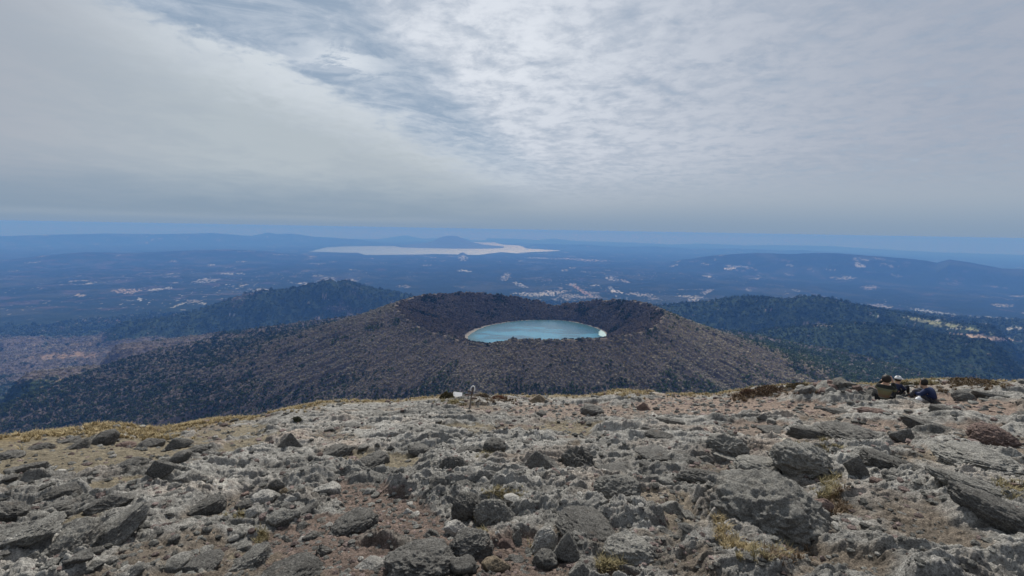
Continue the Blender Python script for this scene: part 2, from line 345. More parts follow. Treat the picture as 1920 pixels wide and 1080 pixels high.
# albedo of woods and fields
BARE = np.array([0.098, 0.083, 0.076]); EVER = np.array([0.032, 0.046, 0.024]); DRY = np.array([0.33, 0.25, 0.14])
PATCH = [  # px, py, half width, half height, tilt (deg), colour: pale fields, cuts and settlements in the plain
    (112, 722, 48, 8, -18, DRY), (60, 752, 50, 4, -14, DRY * 0.6), (190, 706, 34, 3, -12, DRY * 0.8), (110, 647, 60, 4, -3, DRY * 0.55), (125, 666, 70, 6, -3, (0.25, 0.18, 0.13)), (205, 602, 26, 4, 5, (0.2, 0.14, 0.1)),
    (238, 545, 30, 5, -6, (0.62, 0.5, 0.42)), (150, 553, 12, 3, 0, (0.7, 0.6, 0.5)), (292, 543, 14, 2.5, -5, (.8, .8, .8)), (316, 540, 9, 2, -5, (.8, .8, .8)), (263, 561, 5, 3, 20, (.8, .8, .8)), (378, 568, 8, 2, 0, (.7, .7, .66)),
    (365, 564, 14, 3, 0, (.5, .46, .4)), (335, 572, 16, 2, -20, (.4, .4, .36)), (385, 527, 26, 3, -4, (.5, .5, .5)), (396, 497, 8, 1.5, 0, (.7, .7, .7)), (435, 513, 24, 2, 0, (.36, .36, .36)),
    (486, 547, 14, 3, -4, (.8, .8, .8)), (434, 592, 6, 2, 0, (.8, .8, .8)), (595, 597, 11, 4, -20, (.55, .42, .4)), (608, 555, 9, 3.5, -10, (.36, .29, .24)), (610, 528, 18, 4, -15, (.5, .5, .5)),
    (948, 519, 10, 6, -25, (.55, .52, .5)), (975, 534, 14, 3, 20, (.6, .6, .6)), (1002, 552, 34, 4, 3, (.62, .6, .56)), (1035, 549, 26, 4, -4, (.75, .7, .66)), (1072, 556, 24, 4, 0, (.5, .48, .46)), (1092, 545, 26, 3, 28, (.6, .42, .38)), (1108, 556, 18, 3, 0, (.5, .46, .44)),
    (1145, 523, 14, 3, 10, (.6, .6, .62)), (1172, 527, 10, 2.5, 20, (.55, .5, .5)), (1115, 535, 8, 1.5, 0, (.7, .7, .7)), (1145, 541, 7, 3, 45, (.6, .6, .6)), (1200, 552, 26, 3, 4, (.55, .52, .5)), (1300, 556, 24, 2.5, 4, (.6, .58, .56)), (1325, 546, 12, 3, -18, (.6, .56, .55)),
    (1090, 487, 50, 1.8, 3, (.6, .52, .5)), (1010, 484, 24, 1.5, 3, (.45, .45, .45)), (870, 508, 14, 2, 0, (.4, .4, .4)), (868, 484, 8, 6, -15, (.34, .34, .34)), (800, 497, 10, 1.5, 0, (.5, .5, .5)),
    (1380, 499, 22, 2, 2, (.5, .5, .52)), (1480, 498, 8, 1.5, 0, (.6, .6, .6)), (1590, 521, 16, 3, 0, (.62, .6, .58)), (1560, 506, 12, 1.5, 0, (.5, .5, .5)), (1632, 539, 16, 4, -4, (.5, .45, .44)), (1490, 544, 9, 1.5, 15, (.55, .55, .55)), (1497, 557, 10, 2, 0, (.6, .58, .55)),
    (1470, 563, 11, 1.5, 0, (.75, .75, .75)), (1650, 574, 26, 3, 8, (.6, .55, .52)), (1755, 586, 44, 3.6, 10, (.66, .7, .72)), (1770, 608, 80, 4, 11, (.32, .33, .20)), (1845, 633, 60, 4, 6, (.5, .38, .30)), (1790, 617, 14, 1.5, 4, (.7, .7, .68)), (1880, 573, 20, 3, 4, (.6, .55, .45)), (1850, 610, 14, 3, 8, (.75, .72, .66)), (1905, 617, 20, 4, 0, (.78, .76, .72)),
    (1710, 608, 12, 1.5, 3, (.7, .7, .7)), (1758, 600, 6, 1.5, 0, (.8, .8, .8)), (1790, 603, 7, 1.5, 0, (.8, .8, .8)), (1440, 580, 14, 2, 3, (.4, .3, .28)), (1530, 609, 28, 3, 6, (.30, .25, .2)), (1640, 592, 16, 1.2, 6, (.4, .4, .38)), (1860, 596, 40, 2, 4, (.3, .3, .25)), (1300, 561, 10, 3, 0, (.4, .38, .36)),
]
def woods_colour(x, y, r, alt):
    e = fbm(x / 900 + 40, y / 700, 4) + 0.35 * fbm(x / 130, y / 110, 3)
    px, py = to_px(x, y, alt - 1700 - curv(r))
    low = sstep(760, 700, py + 0 * px) 
    ev = sstep(-0.05, 0.22, e + 0.30 * sstep(2600, 4200, r) * sstep(-0.9, -0.1, np.arctan2(x, y)) + 0.5 * np.exp(-((px - 330) / 330) ** 2 - ((py - 780) / 48) ** 2) + 0.42 * np.exp(-((px - 60) / 90) ** 2 - ((py - 742) / 22) ** 2) + 0.45 * np.exp(-((py - 605) / 22) ** 2) * (px < 650) + 0.25 * (r > 6500) + 0.42 * (px > 1250) * (r < 9000) - 0.75 * np.exp(-((px - 130) / 300) ** 2 - ((py - 668) / 42) ** 2) - 0.3 * np.exp(-((px - 560) / 120) ** 2 - ((py - 660) / 40) ** 2))
    ev = np.clip(ev, 0, 1)
    return ev, px, py
def terrain_albedo(x, y, r, alt):
    ev, px, py = woods_colour(x, y, r, alt)
    v = 1 + 0.35 * fbm(x / 60, y / 60, 3)
    col = (BARE * (1 - ev[..., None]) + EVER * ev[..., None]) * v[..., None]
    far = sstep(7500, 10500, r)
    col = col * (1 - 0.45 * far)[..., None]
    # scattered small fields and roofs
    town = sstep(-0.12, 0.28, fbm(x / 4200 + 7, y / 5200, 3))
    w1 = x + 160 * fbm(x / 300, y / 300, 3); w2 = y + 160 * fbm(x / 300 + 9, y / 300, 3)
    f1, f2, cid = worley(w1 / 300 + 9, w2 / 420)
    rv0 = RV[(cid * 4095).astype(int), 0]
    fl = far * sstep(0.975 - 0.07 * town, 0.99 - 0.07 * town, cid) * (fbm(x / 110, y / 260, 3) > 0.02)
    tone = 0.07 + 0.34 * rv0 ** 2.5
    col = col * (1 - fl[..., None]) + fl[..., None] * tone[..., None] * np.array([1.0, 0.95, 0.9])
    fl = far * town * sstep(0.40, 0.50, fbm(x / 70 + 3, y / 160, 3)) * sstep(21000, 15000, r)
    col = col * (1 - fl[..., None]) + fl[..., None] * 0.34
    vall = 0.18 * far * sstep(0.05, 0.4, fbm(x / 1500 + 50, y / 1900, 4)); col = col * (1 - vall[..., None]) + vall[..., None] * np.array([0.13, 0.12, 0.09])
    wx = 5.5 * fbm(x / (r * 0.035), y / (r * 0.05), 3); br = fbm(x / (r * 0.007) + 3, y / (r * 0.012), 3)
    for (qx, qy, a, b, tl, c) in PATCH:
        s_, c_ = math.sin(math.radians(tl)), math.cos(math.radians(tl))
        dx = px - qx; dy = py - qy; u = (dx * c_ + dy * s_) / a; v_ = (-dx * s_ + dy * c_ + wx * b * 0.18) / b
        d = u * u + v_ * v_
        k = np.clip(1.5 - d, 0, 1.2) * (0.72 if a * b > 200 else 0.5) + 0.95 * n2((px + 40 * qx) / 4.5, (py + qx) / 1.5) + 0.35 * n2(px / 3.1, py / 0.9)
        k = sstep(0.42, 0.62, k) * (d < 1.5) * (r > (9200 if (qy < 576 and qx not in (608,)) else 2300))
        col = col * (1 - k[..., None]) + np.array(c) * (0.46 if max(c) > 0.44 and a * b < 200 else 0.85) * k[..., None] * (0.85 + 0.3 * n2(x / 50, y / 50))[..., None]
    return np.clip(col, 0.01, 0.85), ev, px, py

def az_columns(dense_n, half_deg, coarse_n):
    d = np.radians(np.linspace(-half_deg, half_deg, dense_n))
    c = np.radians(np.linspace(half_deg, 360 - half_deg, coarse_n + 2)[1:-1])
    return np.concatenate([d, c])
def build_terrain():
    A = az_columns(1250, 56, 90)
    R = np.concatenate([np.geomspace(25, 1000, 50)[:-1], np.geomspace(1000, 9000, 420)[:-1], np.geomspace(9000, 90000, 560)])
    RR, AA = np.meshgrid(R, A, indexing='ij')
    x = RR * np.sin(AA); y = RR * np.cos(AA)
    alt = terrain_alt(x, y)
    bay = in_poly(x, y, BX, BY)
    alt = np.where(bay, -30.0, alt)
    alt = np.where((alt < 4) & ~bay, 4, alt)
    col, ev, px, py = terrain_albedo(x, y, RR, alt)
    z = alt - 1700 - curv(RR)
    m, t, b = new_mat('woods and plain', 1.0); b.inputs['Specular IOR Level'].default_value = 0.0
    att = t.new('ShaderNodeAttribute', attribute_name='albedo').outputs['Color']
    tc = t.new('ShaderNodeTexCoord').outputs['Object']
    n1 = t.noise(tc, 0.045, 4, 0.7); nb = t.noise(tc, 0.012, 5, 0.65)
    c = t.mix(1.0, att, t.mix(t.ss(n1, 0.35, 0.65), (0.55, 0.55, 0.55), (1.4, 1.38, 1.34)), 'MULTIPLY')
    t.l.new(c, b.inputs['Base Color'])
    bp = t.new('ShaderNodeBump'); bp.inputs['Strength'].default_value = 0.9; bp.inputs['Distance'].default_value = 22
    t.l.new(nb, bp.inputs['Height']); t.l.new(bp.outputs[0], b.inputs['Normal'])
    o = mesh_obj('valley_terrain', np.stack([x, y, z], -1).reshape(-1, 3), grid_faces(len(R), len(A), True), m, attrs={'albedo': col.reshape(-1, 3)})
    tag(o, 'wooded volcanic foothills and wide plain running out to the far mountains', 'terrain', kind='structure')
def build_cone():
    ph = np.linspace(0, 2 * math.pi, 1100, endpoint=False)
    s = np.concatenate([np.linspace(0, 1, 12)[:-1] * 0.999, np.linspace(0.999, 1.02, 4)[1:]])
    rows = []
    RL = peri(ph, sph, sR); RC = peri(ph, cph, cR)
    for k in s: rows.append(RL * k)
    for k in np.linspace(0, 1, 75)[1:]: rows.append(RL * 1.02 + (RC - RL * 1.02) * k)
    for k in np.linspace(0, 1, 190)[1:] ** 1.15: rows.append(RC + 1650 * k)
    rho = np.array(rows); PH = np.broadcast_to(ph, rho.shape)
    x = CX + rho * np.sin(PH); y = CY + rho * np.cos(PH)
    z, _, RLn, R, t = cone_alt(x, y); r = np.hypot(x, y)
    col = np.broadcast_to(BARE * 0.9, x.shape + (3,)).copy()
    px, py = to_px(x, y, z - 1700 - curv(r))
    beach = (rho < RLn + 5 + 13 * np.exp(-((PH - 4.6) / 0.5) ** 2) + 8 * fbm(PH * 20, PH * 0, 3)) & (rho < R)
    col[beach] = (0.22, 0.20, 0.175)
    crest = sstep(13, 4, np.abs(t + 3)) * sstep(-0.15, 0.2, fbm(PH * 18, PH * 0 + 2, 3)) * ((py < 640) | (px < 880))
    col = col * (1 - crest[..., None]) + crest[..., None] * np.array([0.165, 0.138, 0.11])
    m, t_, b = new_mat('cone soil', 1.0); b.inputs['Specular IOR Level'].default_value = 0.0
    att = t_.new('ShaderNodeAttribute', attribute_name='albedo').outputs['Color']
    tc = t_.new('ShaderNodeTexCoord').outputs['Object']
    t_.l.new(t_.mix(1.0, att, t_.mix(t_.noise(tc, 0.09, 5, 0.7), (0.5, 0.5, 0.5), (1.4, 1.4, 1.4)), 'MULTIPLY'), b.inputs['Base Color'])
    o = mesh_obj('crater_cone', np.stack([x, y, z - 1700 - curv(r)], -1).reshape(-1, 3), grid_faces(len(rho), len(ph), True), m, attrs={'albedo': col.reshape(-1, 3)})
    tag(o, 'broad volcanic cone with a bowl-shaped crater clothed in bare brown woods', 'volcano', kind='structure')
    # lake
    rr = np.linspace(0, 1.06, 90)[:, None] * np.ones(len(ph)); rho = rr * RL; PH = np.broadcast_to(ph, rho.shape)
    x = CX + rho * np.sin(PH); y = CY + rho * np.cos(PH); r = np.hypot(x, y)
    dep = sstep(0.99, 0.78, rr + 0.1 * fbm(x / 120, y / 120, 3))
    big = fbm(x / 210 + 2, y / 90, 4)
    wind = sstep(-0.22, 0.3, big + 0.35 * sstep(120, -260, y - CY) - 0.15)
    c1, c2, c3 = np.array([0.003, 0.070, 0.120]), np.array([0.020, 0.155, 0.245]), np.array([0.004, 0.06, 0.075])
    col = c1 + (c2 - c1) * wind[..., None]
    col = c3 + (col - c3) * dep[..., None]
    px, py = to_px(x, y, ZL - 1700 - curv(r))
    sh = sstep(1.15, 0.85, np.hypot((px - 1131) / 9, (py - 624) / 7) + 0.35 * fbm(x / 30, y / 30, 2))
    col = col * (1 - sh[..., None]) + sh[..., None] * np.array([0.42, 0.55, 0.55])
    m, t_, b = new_mat('crater lake water', 0.22)
    b.inputs['Specular IOR Level'].default_value = 0.22
    att = t_.new('ShaderNodeAttribute', attribute_name='albedo').outputs['Color']; t_.l.new(att, b.inputs['Base Color'])
    tc = t_.new('ShaderNodeTexCoord').outputs['Object']
    bp = t_.new('ShaderNodeBump'); bp.inputs['Strength'].default_value = 0.4; bp.inputs['Distance'].default_value = 0.5
    t_.l.new(t_.noise(tc, 0.25, 4, 0.6), bp.inputs['Height']); t_.l.new(bp.outputs[0], b.inputs['Normal'])
    o = mesh_obj('crater_lake', np.stack([x, y, ZL - 1700 - curv(r)], -1).reshape(-1, 3), grid_faces(len(rho), len(ph), True), m, attrs={'albedo': col.reshape(-1, 3)})
    tag(o, 'round turquoise lake filling the floor of the crater', 'lake', kind='structure')
def build_bay():
    A = np.radians(np.linspace(-30, 14, 300)); R = np.geomspace(24000, 72000, 160)
    RR, AA = np.meshgrid(R, A, indexing='ij'); x = RR * np.sin(AA); y = RR * np.cos(AA)
    z = -1700 - curv(RR) + 0.5
    m, t, b = new_mat('sea water', 0.34); b.inputs['Base Color'].default_value = (0.11, 0.19, 0.26, 1); b.inputs['Specular IOR Level'].default_value = 0.6
    tc = t.new('ShaderNodeTexCoord').outputs['Object']
    bp = t.new('ShaderNodeBump'); bp.inputs['Strength'].default_value = 0.5; bp.inputs['Distance'].default_value = 60
    t.l.new(t.noise(tc, 0.004, 5, 0.6), bp.inputs['Height']); t.l.new(bp.outputs[0], b.inputs['Normal'])
    o = mesh_obj('bay_water', np.stack([x, y, z], -1).reshape(-1, 3), grid_faces(len(R), len(A)), m)
    tag(o, 'pale shining bay far off across the plain', 'water', kind='structure')
    # the island volcano in it and two islets
    def island(name, prof, D, depth, label):
        p = np.array(prof, float); r_ = ray(p[:, 0], p[:, 1]); aa = np.arctan2(r_[:, 0], r_[:, 1]); tt = r_[:, 2] / np.hypot(r_[:, 0], r_[:, 1])
        hh = tt * D + curv(D) + 1700
        a_ = np.linspace(aa[0], aa[-1], 160); h_ = np.interp(a_, aa, hh) 
        s_ = np.linspace(-1, 1, 90); S, AA2 = np.meshgrid(s_, a_, indexing='ij'); HH = np.broadcast_to(h_, S.shape)
        wdt = depth * np.sqrt(np.clip(1 - ((AA2 - a_.mean()) / (a_[-1] - a_[0]) * 2) ** 2, 0.02, 1))
        rr = D + S * wdt; x = rr * np.sin(AA2); y = rr * np.cos(AA2)
        k = np.clip(1 - np.abs(S), 0, 1)
        nz = fbm(x / 900, y / 900, 4, ridge=True)
        h = HH * (k ** 1.35) * (1 + 0.18 * nz * (1 - k)) - 20 * (1 - sstep(0, 0.04, k))
        m = simple_mat(name + ' ground', (0.018, 0.022, 0.018), 1.0, 0.3, 0.002)
        o = mesh_obj(name, np.stack([x, y, h - 1700 - curv(rr)], -1).reshape(-1, 3), grid_faces(90, 160), m)
        tag(o, label, 'island', kind='structure')
    island('volcano_island', [(738, 463), (755, 460), (775, 457.5), (795, 455.5), (812, 452), (824, 445), (835, 442.5), (846, 441.5), (855, 442), (866, 446), (878, 451), (890, 455), (908, 458.5), (925, 460), (945, 462)], 46500, 4200, 'steep-sided volcano island rising from the bay')
    island('islet', [(858, 478), (862, 475), (867, 473), (871, 474.5), (877, 478)], 31800, 350, 'small dark wooded islet close to the near shore of the bay')
build_terrain(); build_cone(); build_bay()

# ------------------------------------------------------------------ woods as instanced crowns (stuff)
def forest_nodes(name, mat, n_var, spread, seed):
    g = bpy.data.node_groups.new(name, 'GeometryNodeTree')
    g.interface.new_socket('Geometry', in_out='INPUT', socket_type='NodeSocketGeometry')
    g.interface.new_socket('Geometry', in_out='OUTPUT', socket_type='NodeSocketGeometry')
    t = NT(g); gi = t.new('NodeGroupInput'); go = t.new('NodeGroupOutput')
    j = t.new('GeometryNodeGeometryToInstance')
    for k in range(n_var):
        ico = t.new('GeometryNodeMeshIcoSphere'); ico.inputs['Subdivisions'].default_value = 2; ico.inputs['Radius'].default_value = 0.5
        sp = t.new('GeometryNodeSplitEdges'); t.l.new(ico.outputs[0], sp.inputs[0])
        rv = t.new('FunctionNodeRandomValue', data_type='FLOAT_VECTOR'); rv.inputs[0].default_value = (-spread,) * 3; rv.inputs[1].default_value = (spread,) * 3
        rv.inputs['Seed'].default_value = seed + k
        po = t.new('GeometryNodeSetPosition'); t.l.new(sp.outputs[0], po.inputs[0]); t.l.new(rv.outputs[0], po.inputs['Offset'])
        dg = t.new('GeometryNodeDeleteGeometry', domain='FACE')
        rb = t.new('FunctionNodeRandomValue', data_type='BOOLEAN'); rb.inputs['Probability'].default_value = 0.35; rb.inputs['Seed'].default_value = seed + 50 + k
        t.l.new(po.outputs[0], dg.inputs[0]); t.l.new(rb.outputs[3], dg.inputs['Selection'])
        tr = t.new('GeometryNodeTransform'); t.l.new(dg.outputs[0], tr.inputs[0]); tr.inputs['Translation'].default_value = (0, 0, 0.45)
        sm = t.new('GeometryNodeSetMaterial'); sm.inputs['Material'].default_value = mat; t.l.new(tr.outputs[0], sm.inputs[0])
        t.l.new(sm.outputs[0], j.inputs[0])
    ip = t.new('GeometryNodeInstanceOnPoints'); t.l.new(gi.outputs[0], ip.inputs['Points']); t.l.new(j.outputs[0], ip.inputs['Instance'])
    ip.inputs['Pick Instance'].default_value = True
    def named(nm, ty):
        a = t.new('GeometryNodeInputNamedAttribute', data_type=ty); a.inputs[0].default_value = nm; return a.outputs[0]
    t.l.new(named('size', 'FLOAT_VECTOR'), ip.inputs['Scale'])
    rot = t.new('ShaderNodeCombineXYZ'); t.l.new(named('yaw', 'FLOAT'), rot.inputs[2])
    e2r = t.new('FunctionNodeEulerToRotation'); t.l.new(rot.outputs[0], e2r.inputs[0]); t.l.new(e2r.outputs[0], ip.inputs['Rotation'])
    t.l.new(ip.outputs[0], go.inputs[0])
    return g
def crown_mat(name, c0, c1):
    m, t, b = new_mat(name, 1.0); b.inputs['Specular IOR Level'].default_value = 0.0
    oi = t.new('ShaderNodeObjectInfo').outputs['Random']
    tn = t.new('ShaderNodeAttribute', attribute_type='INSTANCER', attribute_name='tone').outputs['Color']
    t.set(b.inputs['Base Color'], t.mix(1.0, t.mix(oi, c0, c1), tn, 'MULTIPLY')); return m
def scatter(name, pts, size, tone, mat, label, seed, spread=0.14):
    me = bpy.data.meshes.new(name); n = len(pts)
    me.vertices.add(n); me.vertices.foreach_set('co', np.asarray(pts, np.float32).ravel())
    a = me.attributes.new('size', 'FLOAT_VECTOR', 'POINT'); a.data.foreach_set('vector', np.asarray(size, np.float32).ravel())
    a = me.attributes.new('yaw', 'FLOAT', 'POINT'); a.data.foreach_set('value', np.random.RandomState(seed).rand(n).astype(np.float32) * 6.28)
    a = me.attributes.new('tone', 'FLOAT_COLOR', 'POINT'); a.data.foreach_set('color', np.concatenate([tone, np.ones((n, 1))], 1).astype(np.float32).ravel())
    me.materials.append(mat)
    o = link(bpy.data.objects.new(name, me)); md = o.modifiers.new('crowns', 'NODES'); md.node_group = forest_nodes(name, mat, 6, spread, seed)
    tag(o, label, 'woodland', kind='stuff')
rs = np.random.RandomState(3)
def build_forest():
    # log-polar jittered samples from 1.05 km to 7 km
    pts = []
    for (r0, r1, step) in ((1050, 3200, 0.0030), (3200, 9500, 0.0040)):
        na = int(math.radians(106) / step); k = (0.55 if r0 < 3000 else 0.62)
        nr = int(math.log(r1 / r0) / (step * 2.1))
        a = (np.arange(na)[None, :] + rs.rand(nr, na)) / na * math.radians(106) - math.radians(53)
        r = r0 * np.exp((np.arange(nr)[:, None] + rs.rand(nr, na)) / nr * math.log(r1 / r0))
        pts.append((r.ravel() * np.sin(a.ravel()), r.ravel() * np.cos(a.ravel())))
    # the inner far wall is seen face-on: extra samples there
    ph = rs.rand(42000) * 2 * math.pi; q = rs.rand(42000) ** 0.8
    R = peri(ph, cph, cR); RL = peri(ph, sph, sR); rho = RL + 8 + (R - RL) * q
    pts.append((CX + rho * np.sin(ph), CY + rho * np.cos(ph)))
    x = np.concatenate([p[0] for p in pts]); y = np.concatenate([p[1] for p in pts])
    z, c, h, rho, RL, R = ground_far(x, y); r = np.hypot(x, y)
    beach = 7 + 13 * np.exp(-((np.arctan2(x - CX, y - CY) % 6.283 - 4.6) / 0.5) ** 2)
    keep = (rho > RL + beach)
    col, ev, px, py = terrain_albedo(x, y, r, z)
    cone = c > h
    clear = (col.max(-1) > 0.17) & ~cone
    crest = (np.abs(rho - R + 3) < 11) & (fbm((np.arctan2(x - CX, y - CY)) * 18, x * 0 + 2, 3) > 0) & cone & ((py < 640) | (px < 880))
    keep &= ~clear & ~crest & (px > -120) & (px < 2040) & (rs.rand(len(x)) < 0.93)
    foot = sstep(690, 745, py) * 0.45 + sstep(720, 760, py) * 0.3
    evp = np.where(cone, 0.03 + 0.75 * sstep(0.12, 0.42, fbm(x / 150, y / 150, 4, 0.6) + foot * 0.9) + 0.55 * sstep(400, 900, rho - R) * (px < 960) + 0.85 * sstep(420, 760, rho - R + 120 * fbm(x / 200, y / 200, 3)) * (px > 1150) , ev * 0.95 + 0.03)
    ise = rs.rand(len(x)) < evp
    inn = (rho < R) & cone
    tone = np.where(inn[:, None], np.array([0.70, 0.63, 0.61]), np.array([1.42, 1.36, 1.20]))  # slope shading put into crown colour: inner crater wall darker, outer slopes lighter
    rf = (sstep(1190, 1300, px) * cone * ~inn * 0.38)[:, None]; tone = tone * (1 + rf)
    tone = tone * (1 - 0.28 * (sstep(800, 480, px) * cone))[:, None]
    tone = tone * (1 + 0.45 * fbm(x / 240, y / 240, 5, 0.65))[:, None] * (1 + 0.10 * fbm(x / 500 + 8, y / 500, 3)[:, None] * np.array([1, 0, -1]))
    tone = np.where(cone[:, None], tone, tone * (0.78 + 0.25 * (fbm(x / 700 + 30, y / 500, 3) > 0.05))[:, None])
    s = np.maximum(5.2, 0.0031 * r) * (0.55 + 1.1 * rs.rand(len(x)) ** 2) * (1 + 0.35 * fbm(x / 90, y / 90, 3))
    zz = z - 1700 - curv(r) - 0.12 * s
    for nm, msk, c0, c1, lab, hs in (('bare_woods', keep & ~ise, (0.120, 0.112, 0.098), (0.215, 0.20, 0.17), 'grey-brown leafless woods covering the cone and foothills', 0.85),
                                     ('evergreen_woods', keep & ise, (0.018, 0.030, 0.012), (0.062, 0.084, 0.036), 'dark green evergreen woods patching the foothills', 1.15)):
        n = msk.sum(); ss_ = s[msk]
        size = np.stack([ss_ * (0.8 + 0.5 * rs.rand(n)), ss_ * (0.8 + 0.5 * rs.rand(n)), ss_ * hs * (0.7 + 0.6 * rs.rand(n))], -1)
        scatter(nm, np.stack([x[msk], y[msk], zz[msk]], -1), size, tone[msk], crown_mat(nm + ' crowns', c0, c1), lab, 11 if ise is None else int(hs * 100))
        print(nm, n)
build_forest()

# ------------------------------------------------------------------ the rocky summit slope
# edge of the slope: bearing -> distance and depression
EDGE = [(-330, 850, 13.5), (-150, 838, 13.5), (0, 822, 14), (60, 812, 14.5), (150, 803, 15), (230, 801, 15.5), (300, 809, 15.5), (340, 801, 16), (400, 789, 16.5), (480, 784, 17), (530, 768, 17.5), (600, 757, 18), (680, 752, 18.5), (760, 748, 19), (830, 745, 19.5), (900, 741, 20), (1000, 745, 20), (1080, 744, 20), (1120, 741, 20), (1160, 733, 20.5), (1250, 739, 21), (1330, 741, 21.5), (1400, 730, 22), (1500, 720, 22.5), (1560, 720, 23), (1640, 724, 23.5), (1720, 715, 24.5), (1800, 714, 25), (1920, 717, 25), (2100, 718, 25), (2400, 730, 25)]
_e = np.array(EDGE, float); _r = ray(_e[:, 0], _e[:, 1]); EA = np.arctan2(_r[:, 0], _r[:, 1]); ED = _e[:, 2]
ES = _r[:, 2] / np.hypot(_r[:, 0], _r[:, 1])
EA2 = np.concatenate([[-math.pi, -1.45], EA, [1.45, math.pi]]); ED2 = np.concatenate([[60, 16], ED, [28, 60]]); ES2 = np.concatenate([[-0.05, -0.16], ES, [-0.14, -0.05]])
EYE = 1.65
SMA = np.array([-3.1416, -1.6, -1.15, -0.8, -0.5, -0.25, 0.0, 0.25, 0.5, 0.8, 1.15, 1.6, 3.1416]); _sl = ES2 + EYE / ED2
SMS = np.array([-0.04, -0.12] + [float(np.mean(np.interp(np.linspace(q - 0.14, q + 0.14, 25), EA2, _sl))) - 0.006 for q in SMA[2:-2]] + [-0.10, -0.04])
def ground_base(x, y):
    r = np.hypot(x, y); a = np.arctan2(x, y)
    D = np.interp(a, EA2, ED2); S = np.interp(a, EA2, ES2)
    sl = S + EYE / D
    k = sstep(0.6, 1.0, r / D)
    smooth_s = np.interp(a, SMA, SMS)
    z_in = -EYE + smooth_s * r
    z_ed = -EYE + sl * r
    z = z_in * (1 - k) + z_ed * k
    t = np.maximum(r - D, 0)
    ze = S * D
    drop = np.where(t < 5, -0.12 * t - 0.13 * t * t, -0.6 - 3.25 - 1.42 * (t - 5))
    z = np.where(r > D, ze + sl * np.minimum(t, 1.2) + drop, z)
    return z, D
# soil and sand patches, as ellipses where the photograph shows bare earth (px, py, rx, ry, tilt, kind)
SOIL = [(130, 852, 190, 30, -8, 1), (60, 826, 110, 14, -10, 1), (300, 850, 130, 12, -10, 1), (250, 836, 110, 16, -6, 1), (420, 812, 90, 12, -8, 1), (480, 828, 70, 12, -15, 1), (170, 975, 90, 16, -12, 1), (215, 905, 60, 12, -10, 1), (480, 1030, 50, 14, 0, 1),
        (590, 1000, 130, 44, -12, 2), (700, 935, 100, 30, 10, 2), (780, 985, 110, 40, 12, 2), (670, 1050, 90, 36, 0, 2), (540, 1035, 70, 26, 0, 2), (970, 1035, 100, 34, 0, 2), (905, 1055, 60, 20, 0, 2), (1150, 1070, 60, 12, 0, 2),
        (1050, 770, 120, 16, 0, 3), (1330, 760, 170, 20, 0, 3), (1520, 765, 120, 14, 0, 3), (1690, 845, 46, 30, 50, 3), (1730, 885, 70, 26, 25, 4), (1650, 800, 70, 12, 0, 3), (1860, 765, 60, 12, 0, 3), (1790, 750, 60, 10, 0, 3), (1420, 800, 70, 14, 0, 3), (1820, 800, 70, 10, 0, 3),
        (720, 860, 80, 14, 0, 1), (1080, 800, 70, 12, 0, 1), (1240, 940, 60, 14, 0, 4), (1290, 975, 60, 30, 40, 4), (1560, 960, 24, 40, -20, 4), (870, 810, 80, 10, 0, 1)]
# broad rock sheets (px, py, rx, ry, tilt): raised crust with a face towards the camera
SHEET = [(1100, 930, 190, 46, 8), (1740, 1000, 260, 95, 12), (1380, 1040, 110, 50, 20), (1500, 870, 120, 36, 5), (250, 1030, 180, 46, -20), (60, 1060, 100, 40, -10), (1250, 830, 160, 34, 0), (1820, 880, 130, 46, 6), (300, 940, 200, 30, -16), (700, 820, 220, 30, -4), (900, 880, 120, 26, 0), (1000, 840, 120, 24, 0), (420, 890, 160, 26, -14), (1640, 860, 120, 20, 5), (1700, 780, 160, 18, 4)]
def ell(px, py, q, wx=0, wy=0):
    s_, c_ = math.sin(math.radians(q[4])), math.cos(math.radians(q[4]))
    dx = px - q[0] + wx * q[2]; dy = py - q[1] + wy * q[3]
    return ((dx * c_ + dy * s_) / q[2]) ** 2 + ((-dx * s_ + dy * c_) / q[3]) ** 2
MOUND = []
